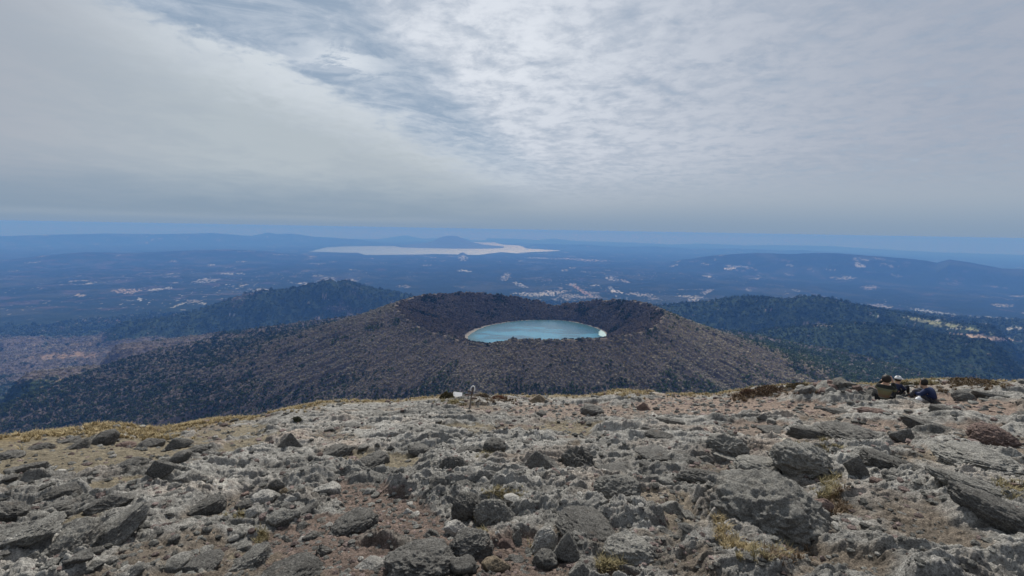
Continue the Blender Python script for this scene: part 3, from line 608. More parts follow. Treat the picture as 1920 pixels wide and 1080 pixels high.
def ground_detail(x, y, full=True):
    z, D = ground_base(x, y)
    for (mx_, my_, mr_, mh_) in MOUND: z = z + mh_ * np.exp(-((x - mx_) ** 2 + (y - my_) ** 2) / mr_ ** 2)
    r = np.hypot(x, y)
    px, py = to_px(x, y, z); fr = (y > 0.3)
    wx = 0.55 * fbm(x * 0.9 + 3, y * 0.9, 4); wy = 0.9 * fbm(x * 0.8 + 30, y * 0.8 + 8, 4)
    soil = np.zeros(x.shape); kind = np.zeros(x.shape + (4,))
    for q in SOIL:
        k = sstep(1.45, 0.55, ell(px, py, q, wx, wy)) * fr
        soil = np.maximum(soil, k); kind[..., q[5] - 1] = np.maximum(kind[..., q[5] - 1], k)
    extra = sstep(0.0, 0.32, fbm(x * 0.42 + 9, y * 0.42 + 2, 5)) * 0.85
    soil = np.maximum(soil, extra)
    sheet = np.zeros(x.shape)
    for q in SHEET:
        sheet = np.maximum(sheet, sstep(1.35, 0.55, ell(px, py, q, wx * 0.6, wy * 0.6)) * fr)
    soil = soil * (1 - 0.6 * sheet * sstep(0.35, -0.15, fbm(x * 0.9 + 60, y * 0.9, 3)))
    rock = np.clip(1 - soil + 0.0, 0, 1)
    fade = 1 - 0.55 * sstep(D - 4, D, r)
    # ledges: arcs round the viewer's shoulder, gentle backs and steep faces
    v = np.hypot(x, y + 4) ; u = np.arctan2(x, y + 4) * 9
    wv = 0.9 * fbm(u * 0.35, v * 0.6, 4) + 0.28 * fbm(u * 1.6 + 5, v * 1.9, 4)
    h = 0.14 * fbm(x * 0.33, y * 0.33, 3) - 0.10
    for fq, am, sd in ((1.05, 0.16, 0.0), (3.1, 0.085, 7.7), (8.0, 0.042, 3.1)):
        ph = v * fq + wv * (1.2 if fq < 1 else 1.0) * fq * 0.9 + sd
        c = ph - np.floor(ph)
        saw = sstep(0.0, 0.20, c) * (1 - c) ** 0.8
        gate = sstep(-0.12, 0.22, fbm(u * 0.5 * fq + sd, v * fq * 0.8 + sd, 3))
        h = h + am * saw * gate * (0.12 + 0.88 * rock)
    h = h + 0.10 * sheet * (1 + 0.3 * fbm(x * 1.5, y * 1.5, 3))
    # knobbly crust
    k1, k2, ci = worley(u * 1.8 + 0.3 * fbm(x * 3, y * 3, 2), v * 3.6 + 0.3 * fbm(x * 3 + 9, y * 3, 2))
    blocks = np.clip(k2 - k1, 0, 0.35) / 0.35
    h = h + rock * 0.050 * (blocks ** 0.6) * (0.4 + 1.2 * ci)
    a1, a2, cj = worley(x * 9.1 + 0.25 * n2(x * 9, y * 9), y * 9.1)
    h = h + rock * 0.030 * np.sqrt(np.clip(1 - a1 * a1 * 1.6, 0, 1)) * (0.3 + cj)
    h = h + rock * 0.036 * fbm(x * 7, y * 7, 5, 0.66, ridge=True)
    b1, b2, ck = worley(x * 17, y * 17)
    b_ = np.sqrt(np.clip(1 - b1 * b1 * 2.6, 0, 1)) * sstep(0.25, 0.6, ck)
    h = h + (0.010 * rock + 0.014 * soil) * b_ * (ck + 0.2)
    if full:
        c1, c2, cl = worley(x * 41, y * 41)
        h = h + 0.0065 * np.sqrt(np.clip(1 - c1 * c1 * 2.4, 0, 1)) * (cl > 0.35)
        h = h + 0.008 * fbm(x * 24, y * 24, 4, 0.65)
    else: cl = cj; c1 = a1
    z = z + h * fade
    return z, soil, kind, sheet, (ci, cj, ck, cl, a1, b_), px, py, D, r
SAND = np.array([(0.235, 0.205, 0.145), (0.205, 0.152, 0.132), (0.265, 0.215, 0.185), (0.29, 0.25, 0.20)])
def build_ground():
    A = az_columns(1560, 58, 120)
    R = np.concatenate([np.geomspace(0.25, 1.7, 40)[:-1], np.geomspace(1.7, 27, 960)[:-1], np.geomspace(27, 190, 60)])
    RR, AA = np.meshgrid(R, A, indexing='ij'); x = RR * np.sin(AA); y = RR * np.cos(AA)
    z, soil, kind, sheet, (ci, cj, ck, cl, a1, b_), px, py, D, r = ground_detail(x, y)
    g = 0.26 + 0.14 * fbm(x * 0.8, y * 0.8, 4) + 0.11 * (ci - 0.5) + 0.13 * (cj - 0.5) + 0.07 * sheet
    rockc = g[..., None] * np.array([1.02, 1.0, 0.955])
    warm = sstep(0.0, 0.5, fbm(x * 0.5 + 70, y * 0.5, 4)); rockc = rockc * (1 + warm[..., None] * np.array([0.14, -0.01, -0.10]))
    ks = kind.sum(-1, keepdims=True) + 0.25
    sc = ((kind[..., None] * SAND).sum(-2) + 0.25 * np.array([0.225, 0.19, 0.155])) / ks
    far_red = sstep(9, 17, r) * sstep(-0.2, 0.5, AA + 0.25 * n2(x * 0.3, y * 0.3)); 
    sc = sc * (1 + far_red[..., None] * np.array([0.05, -0.01, -0.03]))
    sc = sc * (0.82 + 0.5 * (ck - 0.3) * b_ + 0.35 * fbm(x * 7, y * 7, 3))[..., None]
    s = sstep(0.35, 0.75, soil + 0.25 * fbm(x * 4, y * 4, 3))[..., None]
    col = rockc * (1 - s) + sc * s
    col = col * (0.86 + 0.28 * cl)[..., None]
    # straw-coloured turf on the lip
    lip = sstep(D - 1.5, D - 0.3, r + 0.7 * fbm(x * 0.8, y * 0.8 + 5, 3)) * sstep(-0.35, 0.05, fbm(x * 0.45 + 4, y * 0.45, 3))
    lip = np.maximum(lip * np.where(px < 560, 1, 0.75), (r > D + 0.8) * 1.0)
    col = col * (1 - lip[..., None]) + lip[..., None] * np.array([0.26, 0.20, 0.105]) * (0.85 + 0.4 * n2(x * 11, y * 11))[..., None]
    col = np.clip(col, 0.03, 0.5)
    m = rock_mat('weathered lava ground', None, vcol=True, lichen=0.30)
    o = mesh_obj('rocky_ground', np.stack([x, y, z], -1).reshape(-1, 3), grid_faces(len(R), len(A), True), m,
                 attrs={'albedo': col.reshape(-1, 3), 'rocky': (1 - s[..., 0]).ravel()})
    tag(o, 'rough grey lava slope of the summit with bare earth between the rock ledges', 'ground', kind='structure')
def place(px, py, lift=0.0):
    """world point of the slope in the direction of a photo pixel (vectorised march)"""
    d = ray(np.atleast_1d(px).astype(float), np.atleast_1d(py).astype(float))
    ts = np.geomspace(1.2, 45, 700); P_ = d[:, None, :] * ts[None, :, None]
    g = ground_base(P_[..., 0], P_[..., 1])[0]
    below = P_[..., 2] < g + np.reshape(lift, (-1, 1))
    i = np.where(below.any(1), below.argmax(1), 699)
    t = ts[i]; q = d * t[:, None]
    for _ in range(7):     # settle on the detailed surface
        q = d * t[:, None]; gap_ = q[:, 2] - (ground_detail(q[:, 0], q[:, 1], False)[0] + lift)
        t = np.clip(t + np.clip(gap_ / np.maximum(-d[:, 2] - 0.16, 0.12), -0.8, 0.8) * 0.6, 1.2, 60)
    q = d * t[:, None]
    return q[:, 0], q[:, 1], t

for (px_, py_, rp_, hp_) in ((1566, 748, 54, 26), (1425, 745, 50, 12), (1165, 746, 40, 9), (535, 776, 30, 6), (1640, 735, 40, 4), (890, 752, 34, 8), (1850, 728, 80, 8), (1500, 738, 60, 10)):
    X_, Y_, t_ = place(px_, py_); MOUND.append((float(X_[0]), float(Y_[0]), float(rp_ * t_[0] / FPX), float(hp_ * t_[0] / FPX) * 0.7))
build_ground()
def gz(x, y):
    return ground_detail(np.atleast_1d(np.asarray(x, float)), np.atleast_1d(np.asarray(y, float)), False)[0]
# ------------------------------------------------------------------ loose rocks
ROCKM = {'grey': rock_mat('grey lava', (0.265, 0.260, 0.245)), 'dark': rock_mat('dark lava', (0.155, 0.151, 0.144), pale=(0.38, 0.38, 0.35), lichen=0.42),
         'pale': rock_mat('pale stone', (0.42, 0.41, 0.39), lichen=0.15), 'red': rock_mat('reddish lava', (0.20, 0.145, 0.13), lichen=0.2),
         'tan': rock_mat('tan stone', (0.27, 0.22, 0.16), lichen=0.1)}
import bmesh
_ico = {}
def ico(n):
    if n not in _ico:
        bm = bmesh.new(); bmesh.ops.create_icosphere(bm, subdivisions=n, radius=1.0)
        v = np.array([q.co[:] for q in bm.verts]); f = np.array([[q.index for q in p.verts] for p in bm.faces]); bm.free()
        _ico[n] = (v / np.linalg.norm(v, axis=1, keepdims=True), f)
    return _ico[n]
def rock_shape(seed, style, sub):
    v, f = ico(sub); rr = np.random.RandomState(seed)
    npl = {'block': 9, 'wedge': 6, 'slab': 11, 'knob': 16}[style]
    N = rr.normal(size=(npl, 3)); N /= np.linalg.norm(N, axis=1, keepdims=True)
    d = 0.62 + 0.34 * rr.rand(npl)
    if style == 'wedge': N = np.concatenate([N, [[0.75, 0.1, 0.65], [-0.7, 0.2, 0.7], [0.0, -0.85, 0.5], [0.1, 0.8, 0.6]]]); d = np.concatenate([d, [0.5, 0.5, 0.45, 0.5]])
    if style == 'slab': N = np.concatenate([N, [[0.05, 0.1, 1.0], [0, 0, -1.0]]]); d = np.concatenate([d, [0.6, 0.6]])
    N = N / np.linalg.norm(N, axis=1, keepdims=True)
    q = v @ N.T
    rad = np.where(q > 0.05, d / np.maximum(q, 0.05), 9).min(1); rad = np.minimum(rad, 1.25)
    if style == 'knob': rad = 0.55 * rad + 0.45
    p = v * rad[:, None]; o = rr.rand(3) * 50
    k = {'block': 0.8, 'wedge': 0.6, 'slab': 1.25, 'knob': 1.5}[style]
    dsp = 0.14 * k * fbm3(p * 1.7 + o, 4) + 0.10 * (0.5 + k) * fbm3(p * 3.4 + o * 2, 5, 0.62, ridge=True) + 0.075 * fbm3(p * 9 + o, 4, 0.7) + 0.03 * fbm3(p * 24 + o, 2, 0.7)
    if style in ('slab', 'block'):   # bedding grooves
        lay = p[:, 2] * 5 + 0.8 * fbm3(p * 1.3 + o, 3)
        dsp -= 0.035 * np.abs(lay - np.round(lay)) * 2
    p = p + v * dsp[:, None]
    lo, hi = np.percentile(p, 1, axis=0), np.percentile(p, 99, axis=0)
    return (p - (lo + hi) / 2) / ((hi - lo) / 2), f
_proto = {}
def rock_mesh(style, i, sub):
    key = (style, i, sub)
    if key not in _proto:
        p, f = rock_shape(hash((style == 'slab', style == 'wedge', style == 'knob', i)) % 9999, style, sub)
        me = bpy.data.meshes.new('rock'); me.from_pydata(p.tolist(), [], f.tolist()); me.polygons.foreach_set('use_smooth', [True] * len(f))
        me.materials.append(ROCKM['grey']); _proto[key] = me
    return _proto[key]
rr_bury = np.random.RandomState(77)
def add_rock(px, py, wpx, hpx, style, tone, label, group=None, yaw=None, tilt=(0, 0), sub=5, idx=0, sink=0.22, depth=0.8, pos=None, cat='rock'):
    dl = -math.asin(ray(px, py)[2]); hz = 0.0; lf = 0.16 if style == 'slab' else 0.40
    for _ in range(3):
        X_, Y_, t_ = [float(q[0]) for q in place(px, py, hz * lf)]
        cd = t_ * math.cos(math.atan2(abs(px - 960), FPX))
        wd = wpx * cd / FPX * 0.5 * 1.02
        hv = hpx * cd / FPX * 0.5 * 1.1
        hz = math.sqrt(max(hv ** 2 - (wd * depth * math.sin(dl)) ** 2, (0.45 * hv) ** 2)) / math.cos(dl)
    az_ = math.atan2(X_, Y_)
    me = rock_mesh(style, idx, sub)
    o = bpy.data.objects.new('rock', me); link(o)
    o.scale = (wd, wd * depth, hz)
    zg = float(gz(X_, Y_)[0])
    o.location = (X_, Y_, zg + hz * lf)
    pb = rr_bury.rand() * 0.12 * hz; o.location.z -= pb
    o.rotation_euler = (math.radians(tilt[0]), math.radians(tilt[1]), -az_ + math.radians(yaw if yaw is not None else 0))
    o.material_slots[0].link = 'OBJECT'; o.material_slots[0].material = ROCKM[tone]
    tag(o, label, cat, group)
    return o
# px, py(centre), width, height, style, tone, yaw, (tilt), label
H = [
 (1440, 965, 182, 122, 'knob', 'grey', 8, (6, -3), 'largest rounded grey lava boulder, with dry straw grass growing around its foot'),
 (1537, 952, 36, 32, 'block', 'red', 20, (0, 15), 'reddish-brown stone leaning on the right side of the largest boulder'),
 (14, 855, 44, 20, 'knob', 'dark', 0, (0, 0), 'dark rounded rock cut by the left edge of the photo on the sand'),
 (75, 841, 36, 15, 'slab', 'dark', 0, (0, -5), 'low dark rock alone on the brown sand below the grassy lip'),
 (130, 829, 32, 13, 'slab', 'dark', 0, (0, -6), 'thin flat dark rock leaning against a rock pair under the straw lip'),
 (148, 836, 36, 20, 'block', 'dark', 10, (0, -8), 'left of two touching dark rocks below the straw-coloured lip'),
 (192, 826, 46, 28, 'block', 'dark', -10, (0, -10), 'bigger, right of two touching dark rocks below the straw-coloured lip'),
 (235, 834, 30, 15, 'knob', 'red', 0, (0, 0), 'reddish low rock between the dark rocks on the sandy lip'),
 (283, 832, 40, 23, 'block', 'dark', 0, (0, -10), 'dark grey block below the straw lip, left of its squarish twin'),
 (333, 835, 42, 26, 'block', 'dark', 20, (0, -8), 'squarish dark rock with a pitted top near the straw lip'),
 (366, 848, 36, 19, 'slab', 'dark', 0, (0, -4), 'flat-topped dark rock just right of the black angular block'),
 (333, 861, 40, 21, 'block', 'dark', -20, (0, -14), 'black angular brick-shaped block above the tilted slab'),
 (50, 880, 62, 20, 'slab', 'dark', 0, (0, 0), 'long flat-topped dark rock at the lower edge of the left sand'),
 (240, 877, 56, 26, 'slab', 'dark', 8, (0, -16), 'tilted dark slab in the middle of the left slope'),
 (300, 894, 40, 26, 'wedge', 'dark', 0, (0, -14), 'dark pointed rock touching the left side of a pale-topped block'),
 (345, 889, 32, 22, 'block', 'pale', 30, (0, 8), 'pale-topped squat block beside the dark pointed rock'),
 (100, 927, 70, 34, 'slab', 'dark', 12, (0, -16), 'large dark slab tipped up to the right on the left slope'),
 (112, 950, 46, 20, 'knob', 'dark', 0, (0, 0), 'rounded dark rock below the large tipped slab'),
 (210, 942, 70, 32, 'wedge', 'dark', 0, (0, 4), 'dark roof-shaped rock standing alone on grey earth'),
 (234, 918, 18, 16, 'block', 'dark', 0, (0, 0), 'small black cube-like rock beside a white stone'),
 (248, 921, 22, 8, 'slab', 'pale', 0, (0, 0), 'small flat white stone beside the black cube-like rock'),
 (10, 972, 54, 38, 'knob', 'dark', 0, (0, 12), 'dark hollowed rock at the left edge of the photo'),
 (203, 1008, 122, 38, 'slab', 'grey', 14, (4, -22), 'long lava slab rising to the right across the lower left'),
 (125, 1028, 100, 48, 'slab', 'grey', 18, (4, -24), 'jutting pointed slab just left of the longest lower-left slab'),
 (62, 1022, 84, 30, 'slab', 'grey', 0, (0, -14), 'angular flat boulder with a grey top in the lower left corner area'),
 (22, 1012, 66, 28, 'knob', 'grey', 0, (0, -6), 'smooth grey hump at the left edge near the bottom'),
 (375, 1064, 72, 32, 'block', 'dark', 18, (0, -12), 'black-faced block at the bottom edge left of the brown path'),
 (385, 955, 60, 30, 'slab', 'dark', 10, (0, -14), 'dark tilted ledge rock above the lower-left slabs'),
 (262, 964, 40, 24, 'wedge', 'dark', 0, (0, -10), 'small dark peaked rock above the longest lower-left slab'),
 (545, 834, 38, 34, 'wedge', 'dark', 10, (0, 6), 'sharp dark pyramid rock standing up near the left of the path'),
 (630, 848, 56, 26, 'slab', 'dark', 8, (0, -12), 'black overhanging ledge rock right of the sharp pyramid'),
 (700, 865, 52, 28, 'slab', 'dark', 8, (0, -14), 'dark humped slab right of the black overhanging ledge'),
 (456, 948, 26, 14, 'block', 'dark', 0, (0, 0), 'small black stone on a reddish earth hollow'),
 (519, 917, 24, 20, 'block', 'dark', 0, (0, 0), 'small black rock above the pale lichened boulder'),
 (532, 922, 14, 14, 'knob', 'tan', 0, (0, 0), 'small brown stone tucked beside the small black rock'),
 (494, 934, 40, 24, 'knob', 'pale', 0, (0, -8), 'pale lichened boulder below the small black rock'),
 (612, 922, 46, 26, 'slab', 'pale', 0, (0, -12), 'pale grey sloping boulder in the middle of the left scree'),
 (664, 983, 74, 40, 'knob', 'dark', 8, (0, -10), 'big dark overhanging boulder at the top of the brown path'),
 (532, 974, 50, 28, 'block', 'grey', 0, (0, -10), 'blocky grey rock bordering the brown path on its left'),
 (607, 1038, 22, 34, 'slab', 'dark', 60, (0, -40), 'narrow dark stone leaning in the brown path'),
 (545, 1072, 90, 38, 'knob', 'dark', 0, (0, 0), 'wide dark craggy rock cut by the bottom edge left of centre'),
 (466, 1054, 70, 30, 'slab', 'grey', 10, (0, -16), 'grey grooved slab with a dark right end left of the path'),
 (889, 786, 34, 18, 'knob', 'dark', 0, (0, 0), 'dark oval mossy rock below the leaning signpost'),
 (1110, 771, 40, 24, 'knob', 'dark', 0, (0, 0), 'dark craggy rock on reddish ground right of centre'),
 (1208, 764, 26, 18, 'wedge', 'red', 0, (0, 0), 'small reddish-dark pointed rock near the upper edge'),
 (1010, 748, 30, 18, 'wedge', 'tan', 0, (0, 0), 'pale brown pointed rock on the skyline edge right of the signpost'),
 (927, 840, 38, 28, 'knob', 'dark', 0, (0, 0), 'dark round rock with a tuft below, at the centre of the slope'),
 (852, 876, 48, 38, 'knob', 'dark', 0, (0, 0), 'dark shaggy egg-shaped rock left of centre'),
 (880, 850, 52, 26, 'slab', 'dark', 0, (0, -10), 'dark lumpy rock above the shaggy egg-shaped one'),
 (690, 873, 64, 30, 'slab', 'dark', 5, (0, -14), 'dark ridge rock above the brown path, second below the humped slab'),
 (1010, 867, 66, 40, 'wedge', 'dark', 0, (0, -8), 'dark rock with an upright point, left of the leaning slab'),
 (1085, 870, 64, 52, 'slab', 'dark', -40, (12, 30), 'dark smooth slab leaning left at the centre right'),
 (1158, 880, 84, 28, 'slab', 'dark', -6, (0, 6), 'long dark overhanging ledge right of the leaning slab'),
 (876, 900, 46, 24, 'block', 'dark', 0, (0, 0), 'dark block with a square front above the big crust ledge'),
 (907, 903, 26, 20, 'block', 'pale', 0, (0, 0), 'pale stone touching the square-fronted dark block'),
 (1158, 915, 76, 44, 'knob', 'grey', 0, (0, 4), 'grey rounded boulder with a pale flat top right of centre'),
 (876, 958, 52, 50, 'knob', 'dark', 12, (0, 0), 'tall dark block at the left end of the big crust ledge'),
 (925, 965, 60, 50, 'knob', 'grey', 0, (0, 0), 'rounded grey lump in the face of the big crust ledge'),
 (855, 993, 40, 28, 'block', 'pale', 20, (0, 10), 'white angular stone lying on top of the dark lower boulder'),
 (882, 1022, 70, 48, 'knob', 'dark', 0, (0, -8), 'dark pitted boulder beneath the white angular stone'),
 (790, 1052, 112, 66, 'knob', 'dark', 20, (0, 10), 'huge dark pitted outcrop at the bottom, left of the white stone'),
 (1020, 1021, 46, 42, 'block', 'pale', 10, (0, -20), 'pale faceted stone left of the grey upright one near the bottom'),
 (1063, 1032, 44, 50, 'wedge', 'grey', 0, (0, 0), 'grey upright five-sided stone near the bottom centre'),
 (970, 1008, 16, 24, 'wedge', 'grey', 0, (0, 10), 'small upright two-tone stone alone in the brown hollow'),
 (1110, 990, 110, 50, 'knob', 'dark', -12, (0, 14), 'massive dark overhang at the bottom right of centre'),
 (1180, 1034, 80, 48, 'knob', 'grey', 0, (0, 0), 'grey cracked boulder beside the massive dark overhang'),
 (1022, 1054, 38, 32, 'knob', 'dark', 0, (0, 0), 'dark pitted stone below the pale faceted stone'),
 (1092, 1071, 40, 26, 'wedge', 'grey', 0, (0, 0), 'grey pointed stone cut by the bottom edge at the centre right'),
 (930, 1060, 44, 26, 'block', 'tan', 0, (0, 0), 'light brown stone at the bottom edge below the small upright one'),
 (695, 1060, 50, 24, 'block', 'pale', 10, (0, 0), 'low pale stone in the path near the bottom edge'),
 (1365, 836, 66, 42, 'knob', 'grey', 0, (0, 4), 'domed grey boulder with a dark right flank above the largest boulder'),
 (1363, 862, 48, 18, 'slab', 'grey', 0, (0, 0), 'small flat boulder below the domed grey boulder'),
 (1505, 866, 96, 64, 'knob', 'grey', 0, (0, 8), 'tall craggy outcrop boulder between the largest boulder and the skyline'),
 (1425, 880, 80, 40, 'knob', 'grey', 0, (0, 0), 'broad low hump left of the tall craggy outcrop'),
 (1325, 895, 86, 26, 'knob', 'dark', 0, (0, 0), 'dark bulging lip of rock with dry roots hanging below'),
 (1595, 822, 90, 36, 'knob', 'dark', 4, (0, 4), 'long dark undercut rock, the widest one below the seated people'),
 (1520, 815, 70, 20, 'slab', 'dark', 0, (0, 0), 'low dark rock joining the left end of the long undercut rock'),
 (1696, 820, 42, 34, 'wedge', 'dark', 0, (0, 14), 'black beak-shaped rock on the right path'),
 (1607, 877, 38, 38, 'wedge', 'dark', 0, (0, 4), 'dark triangular fin of rock right of the largest boulder'),
 (1660, 866, 80, 28, 'slab', 'dark', 0, (0, 8), 'dark shelf rock right of the triangular fin'),
 (1742, 903, 112, 30, 'knob', 'dark', -16, (0, 18), 'long narrow dark slab running down to the right'),
 (1872, 974, 140, 44, 'knob', 'dark', -10, (0, 10), 'longest black-faced slab at the lower right edge'),
 (1862, 822, 66, 42, 'knob', 'red', 0, (0, 4), 'rounded reddish-dark boulder near the right edge'),
 (1835, 858, 120, 44, 'knob', 'grey', 0, (0, 0), 'wide layered mound of rock below the rounded reddish boulder'),
 (1830, 912, 130, 30, 'knob', 'grey', -5, (0, 6), 'flat grey bench of rock at the right above the longest slab'),
 (1646, 778, 60, 18, 'knob', 'red', 0, (0, 0), 'low reddish rock in front of the striped jacket sitter'),
 (1745, 802, 78, 22, 'slab', 'dark', 0, (0, 4), 'flat dark rock across the right path'),
 (1808, 746, 34, 24, 'knob', 'dark', 0, (0, 0), 'dark round rock right of the crouching person'),
 (1688, 747, 28, 15, 'block', 'grey', 0, (0, 0), 'small grey rock on the ground between the sitting people'),
 (1580, 771, 66, 12, 'slab', 'dark', 0, (0, 0), 'thin dark ledge on pinkish earth below the rock heap'),
 (1862, 739, 56, 14, 'slab', 'dark', 0, (0, 0), 'flat dark rock at the far right skyline'),
 (1347, 776, 14, 12, 'wedge', 'red', 0, (0, 0), 'tiny reddish spike of rock on pink earth'),
 (1431, 782, 20, 14, 'wedge', 'dark', 0, (0, 0), 'small black diamond-shaped rock right of the tiny spike'),
 (1785, 775, 60, 18, 'slab', 'dark', 0, (0, 6), 'dark slanting ledge below the crouching person'),
 (1450, 808, 50, 18, 'knob', 'dark', 0, (0, 0), 'dark greenish hump on the upper right slope'),
 (785, 845, 36, 18, 'knob', 'dark', 0, (0, 0), 'dark knobbly rock left of the central round rock'),
 (660, 800, 26, 12, 'knob', 'dark', 0, (0, 0), 'little dark rock near the upper left edge of the slope'),
 (1255, 800, 50, 16, 'slab', 'dark', 0, (0, 0), 'dark low arc of rock right of the centre'),
 (1235, 818, 46, 20, 'knob', 'dark', 0, (0, 0), 'dark lumpy rock just below the low arc'),
 (1225, 850, 60, 24, 'knob', 'dark', 0, (0, 0), 'broad dark mound stacked below the lumpy rock'),
]
for i, h_ in enumerate(H):
    px, py, w_, hh, st, tone, yaw, tl, lab = h_
    big_ = w_ * hh > 4200
    add_rock(px, py, w_, hh, st, tone, lab, yaw=yaw, tilt=tl, sub=6 if w_ * hh > 1500 else 5, idx=i if big_ or w_ > 60 else i % 5, depth=0.42 if w_ > 3.0 * hh else (0.85 if st == 'knob' else 0.7))
# medium loose rocks, one object each
rr = np.random.RandomState(21)
ZONES = [  # bounds in photo, group, label by tone
    ((0, 840, 420, 1070), 'loose rocks on the left slope', 'loose %s lava rock on the left slope, one of many its size'),
    ((420, 790, 860, 1070), 'loose rocks either side of the brown path', 'loose %s lava rock beside the brown path, one of many its size'),
    ((860, 770, 1300, 1070), 'loose rocks in the middle of the slope', 'loose %s lava rock in the middle of the slope, one of many its size'),
    ((1300, 750, 1910, 930), 'loose rocks on the right slope', 'loose %s lava rock on the right slope, one of many its size'),
]
TN = {'grey': 'grey', 'dark': 'dark', 'pale': 'pale grey', 'red': 'reddish'}
cnt = 0; tries = 0
while cnt < 140 and tries < 2000:
    tries += 1
    zi = cnt % 4; (x0, y0, x1, y1), grp, lb = ZONES[zi]
    px = x0 + rr.rand() * (x1 - x0); py = y0 + rr.rand() ** 1.1 * (y1 - y0)
    if px < 520 and py < 800 + (520 - px) * 0.06 + 30: continue
    if any(abs(px - q[0]) < q[2] * 0.5 and abs(py - q[1]) < q[3] * 0.6 for q in H): continue
    sc_ = (8 + 26 * (py - 740) / 340) * (0.6 + 1.0 * rr.rand() ** 2)
    tone = rr.choice(['grey', 'dark', 'dark', 'grey', 'red', 'pale'] if zi != 0 else ['dark', 'grey', 'dark', 'grey', 'pale'])
    st = rr.choice(['block', 'wedge', 'slab', 'knob', 'slab'])
    ty = -12 if px < 900 else 6
    add_rock(px, py, sc_, sc_ * (0.42 + 0.35 * rr.rand()), st, tone, lb % TN[tone], grp + ', ' + TN[tone], yaw=rr.rand() * 60 - 30, tilt=(rr.rand() * 16 - 8, ty + rr.rand() * 16 - 8), sub=4, idx=int(rr.randint(6)), sink=0.18)
    cnt += 1

# the heap of reddish rocks near the seated people
cx_, cy_, cr_, ch_ = MOUND[0]
for i in range(72):
    px = 1566 + rr.normal() * 30; py = 745 - 30 * math.exp(-((px - 1566) / 34) ** 2) * rr.rand() + rr.rand() * 10
    s_ = 9 + 14 * rr.rand() ** 1.5
    o = add_rock(px, py, s_, s_ * 0.6, rr.choice(['block', 'slab', 'wedge']), rr.choice(['red', 'dark', 'grey', 'red', 'dark']), 'rock in the heap left of the seated people, one of many piled there', 'rocks in the heap by the seated people', yaw=rr.rand() * 90, tilt=(rr.rand() * 30 - 15, rr.rand() * 40 - 20), sub=4, idx=int(rr.randint(6)))
    o.scale = tuple(min(q_ * 1.25, 0.32) for q_ in o.scale); q_ = rr.rand() ** 0.6; e_ = rr.rand() * 6.283
    a_, b_ = cx_ + math.cos(e_) * q_ * cr_ * 0.95, cy_ + math.sin(e_) * q_ * cr_ * 0.8
    o.location = (a_, b_, float(gz(a_, b_)[0]) + o.scale[2] * 0.25)
add_rock(404, 821, 9, 8, 'block', 'pale', 'tiny white stone upright near the upper left edge of the slope', yaw=20, sub=4, idx=2)

# ------------------------------------------------------------------ low shrubs on the lip
def shrub(px, py, wpx, hpx, c0, c1, label, seed):
    q = np.random.RandomState(seed); X_, Y_, t_ = [float(a[0]) for a in place(px, py + hpx * 0.4)]
    wd = wpx * t_ / FPX / 2; ht = hpx * t_ / FPX; z0 = float(gz(X_, Y_)[0]) - 0.03
    root = bpy.data.objects.new('low_shrub', None); link(root); root.location = (X_, Y_, z0); tag(root, label, 'shrub')
    n = 2600; d = q.normal(size=(n, 3)); d[:, 2] = np.abs(d[:, 2]); d /= np.linalg.norm(d, axis=1, keepdims=True)
    lump = 0.78 + 0.22 * fbm3(d * 2.2 + seed, 3)
    p = d * (lump * (0.55 + 0.45 * q.rand(n) ** 0.5))[:, None] * np.array([wd, wd * 0.7, ht])
    u = q.normal(size=(n, 3)); u /= np.linalg.norm(u, axis=1, keepdims=True); v = np.cross(u, q.normal(size=(n, 3))); v /= np.linalg.norm(v, axis=1, keepdims=True)
    sz = (0.016 + 0.02 * q.rand(n))[:, None]
    V = np.stack([p - u * sz, p + v * sz * 0.5, p + u * sz, p - v * sz * 0.5], 1).reshape(-1, 3)
    m, t, b = new_mat('shrub leaves', 0.9); att = t.new('ShaderNodeAttribute', attribute_name='albedo').outputs['Color']; t.l.new(att, b.inputs['Base Color'])
    C = (np.array(c0) + (np.array(c1) - np.array(c0)) * q.rand(n)[:, None]) 
    mesh_obj('foliage', V, np.arange(4 * n).reshape(-1, 4), m, root, False, {'albedo': np.repeat(C, 4, 0)})
    # twigs
    k = 40; a = q.rand(k) * 6.28; e = np.stack([np.cos(a) * wd * 0.85, np.sin(a) * wd * 0.6, ht * (0.5 + 0.4 * q.rand(k))], -1)
    w_ = 0.006; b0 = e * 0.05; side = np.stack([-np.sin(a), np.cos(a), a * 0], -1) * w_; up = np.array([0, 0, w_])
    V = np.stack([b0 - side, b0 + side, b0 + up, e - side * 0.3, e + side * 0.3, e + up * 0.3], 1).reshape(-1, 3)
    F = (np.array([[0, 1, 4, 3], [1, 2, 5, 4], [2, 0, 3, 5]])[None] + (np.arange(k) * 6)[:, None, None]).reshape(-1, 4)
    mesh_obj('stem', V, F, simple_mat('twig bark', (0.12, 0.09, 0.07)), root, False)
shrub(838, 741, 36, 18, (0.045, 0.04, 0.02), (0.10, 0.085, 0.045), 'dark olive shrub on the lip just left of the white board', 1)
shrub(905, 744, 44, 16, (0.05, 0.04, 0.03), (0.13, 0.09, 0.06), 'dark brown shrub behind and right of the leaning signpost', 2)
shrub(935, 744, 40, 10, (0.12, 0.055, 0.035), (0.22, 0.11, 0.07), 'rust-red low shrub on the lip right of the signpost', 3)
shrub(1405, 735, 44, 16, (0.09, 0.05, 0.035), (0.2, 0.13, 0.08), 'reddish-brown rounded shrub at the left end of the shrub line before the rock heap', 4)
shrub(1445, 730, 70, 17, (0.06, 0.045, 0.03), (0.16, 0.10, 0.06), 'wide dark brown shrub in the middle of the shrub line before the rock heap', 5)
shrub(1500, 726, 60, 14, (0.06, 0.05, 0.03), (0.17, 0.13, 0.07), 'olive-brown shrub touching the left side of the rock heap', 6)
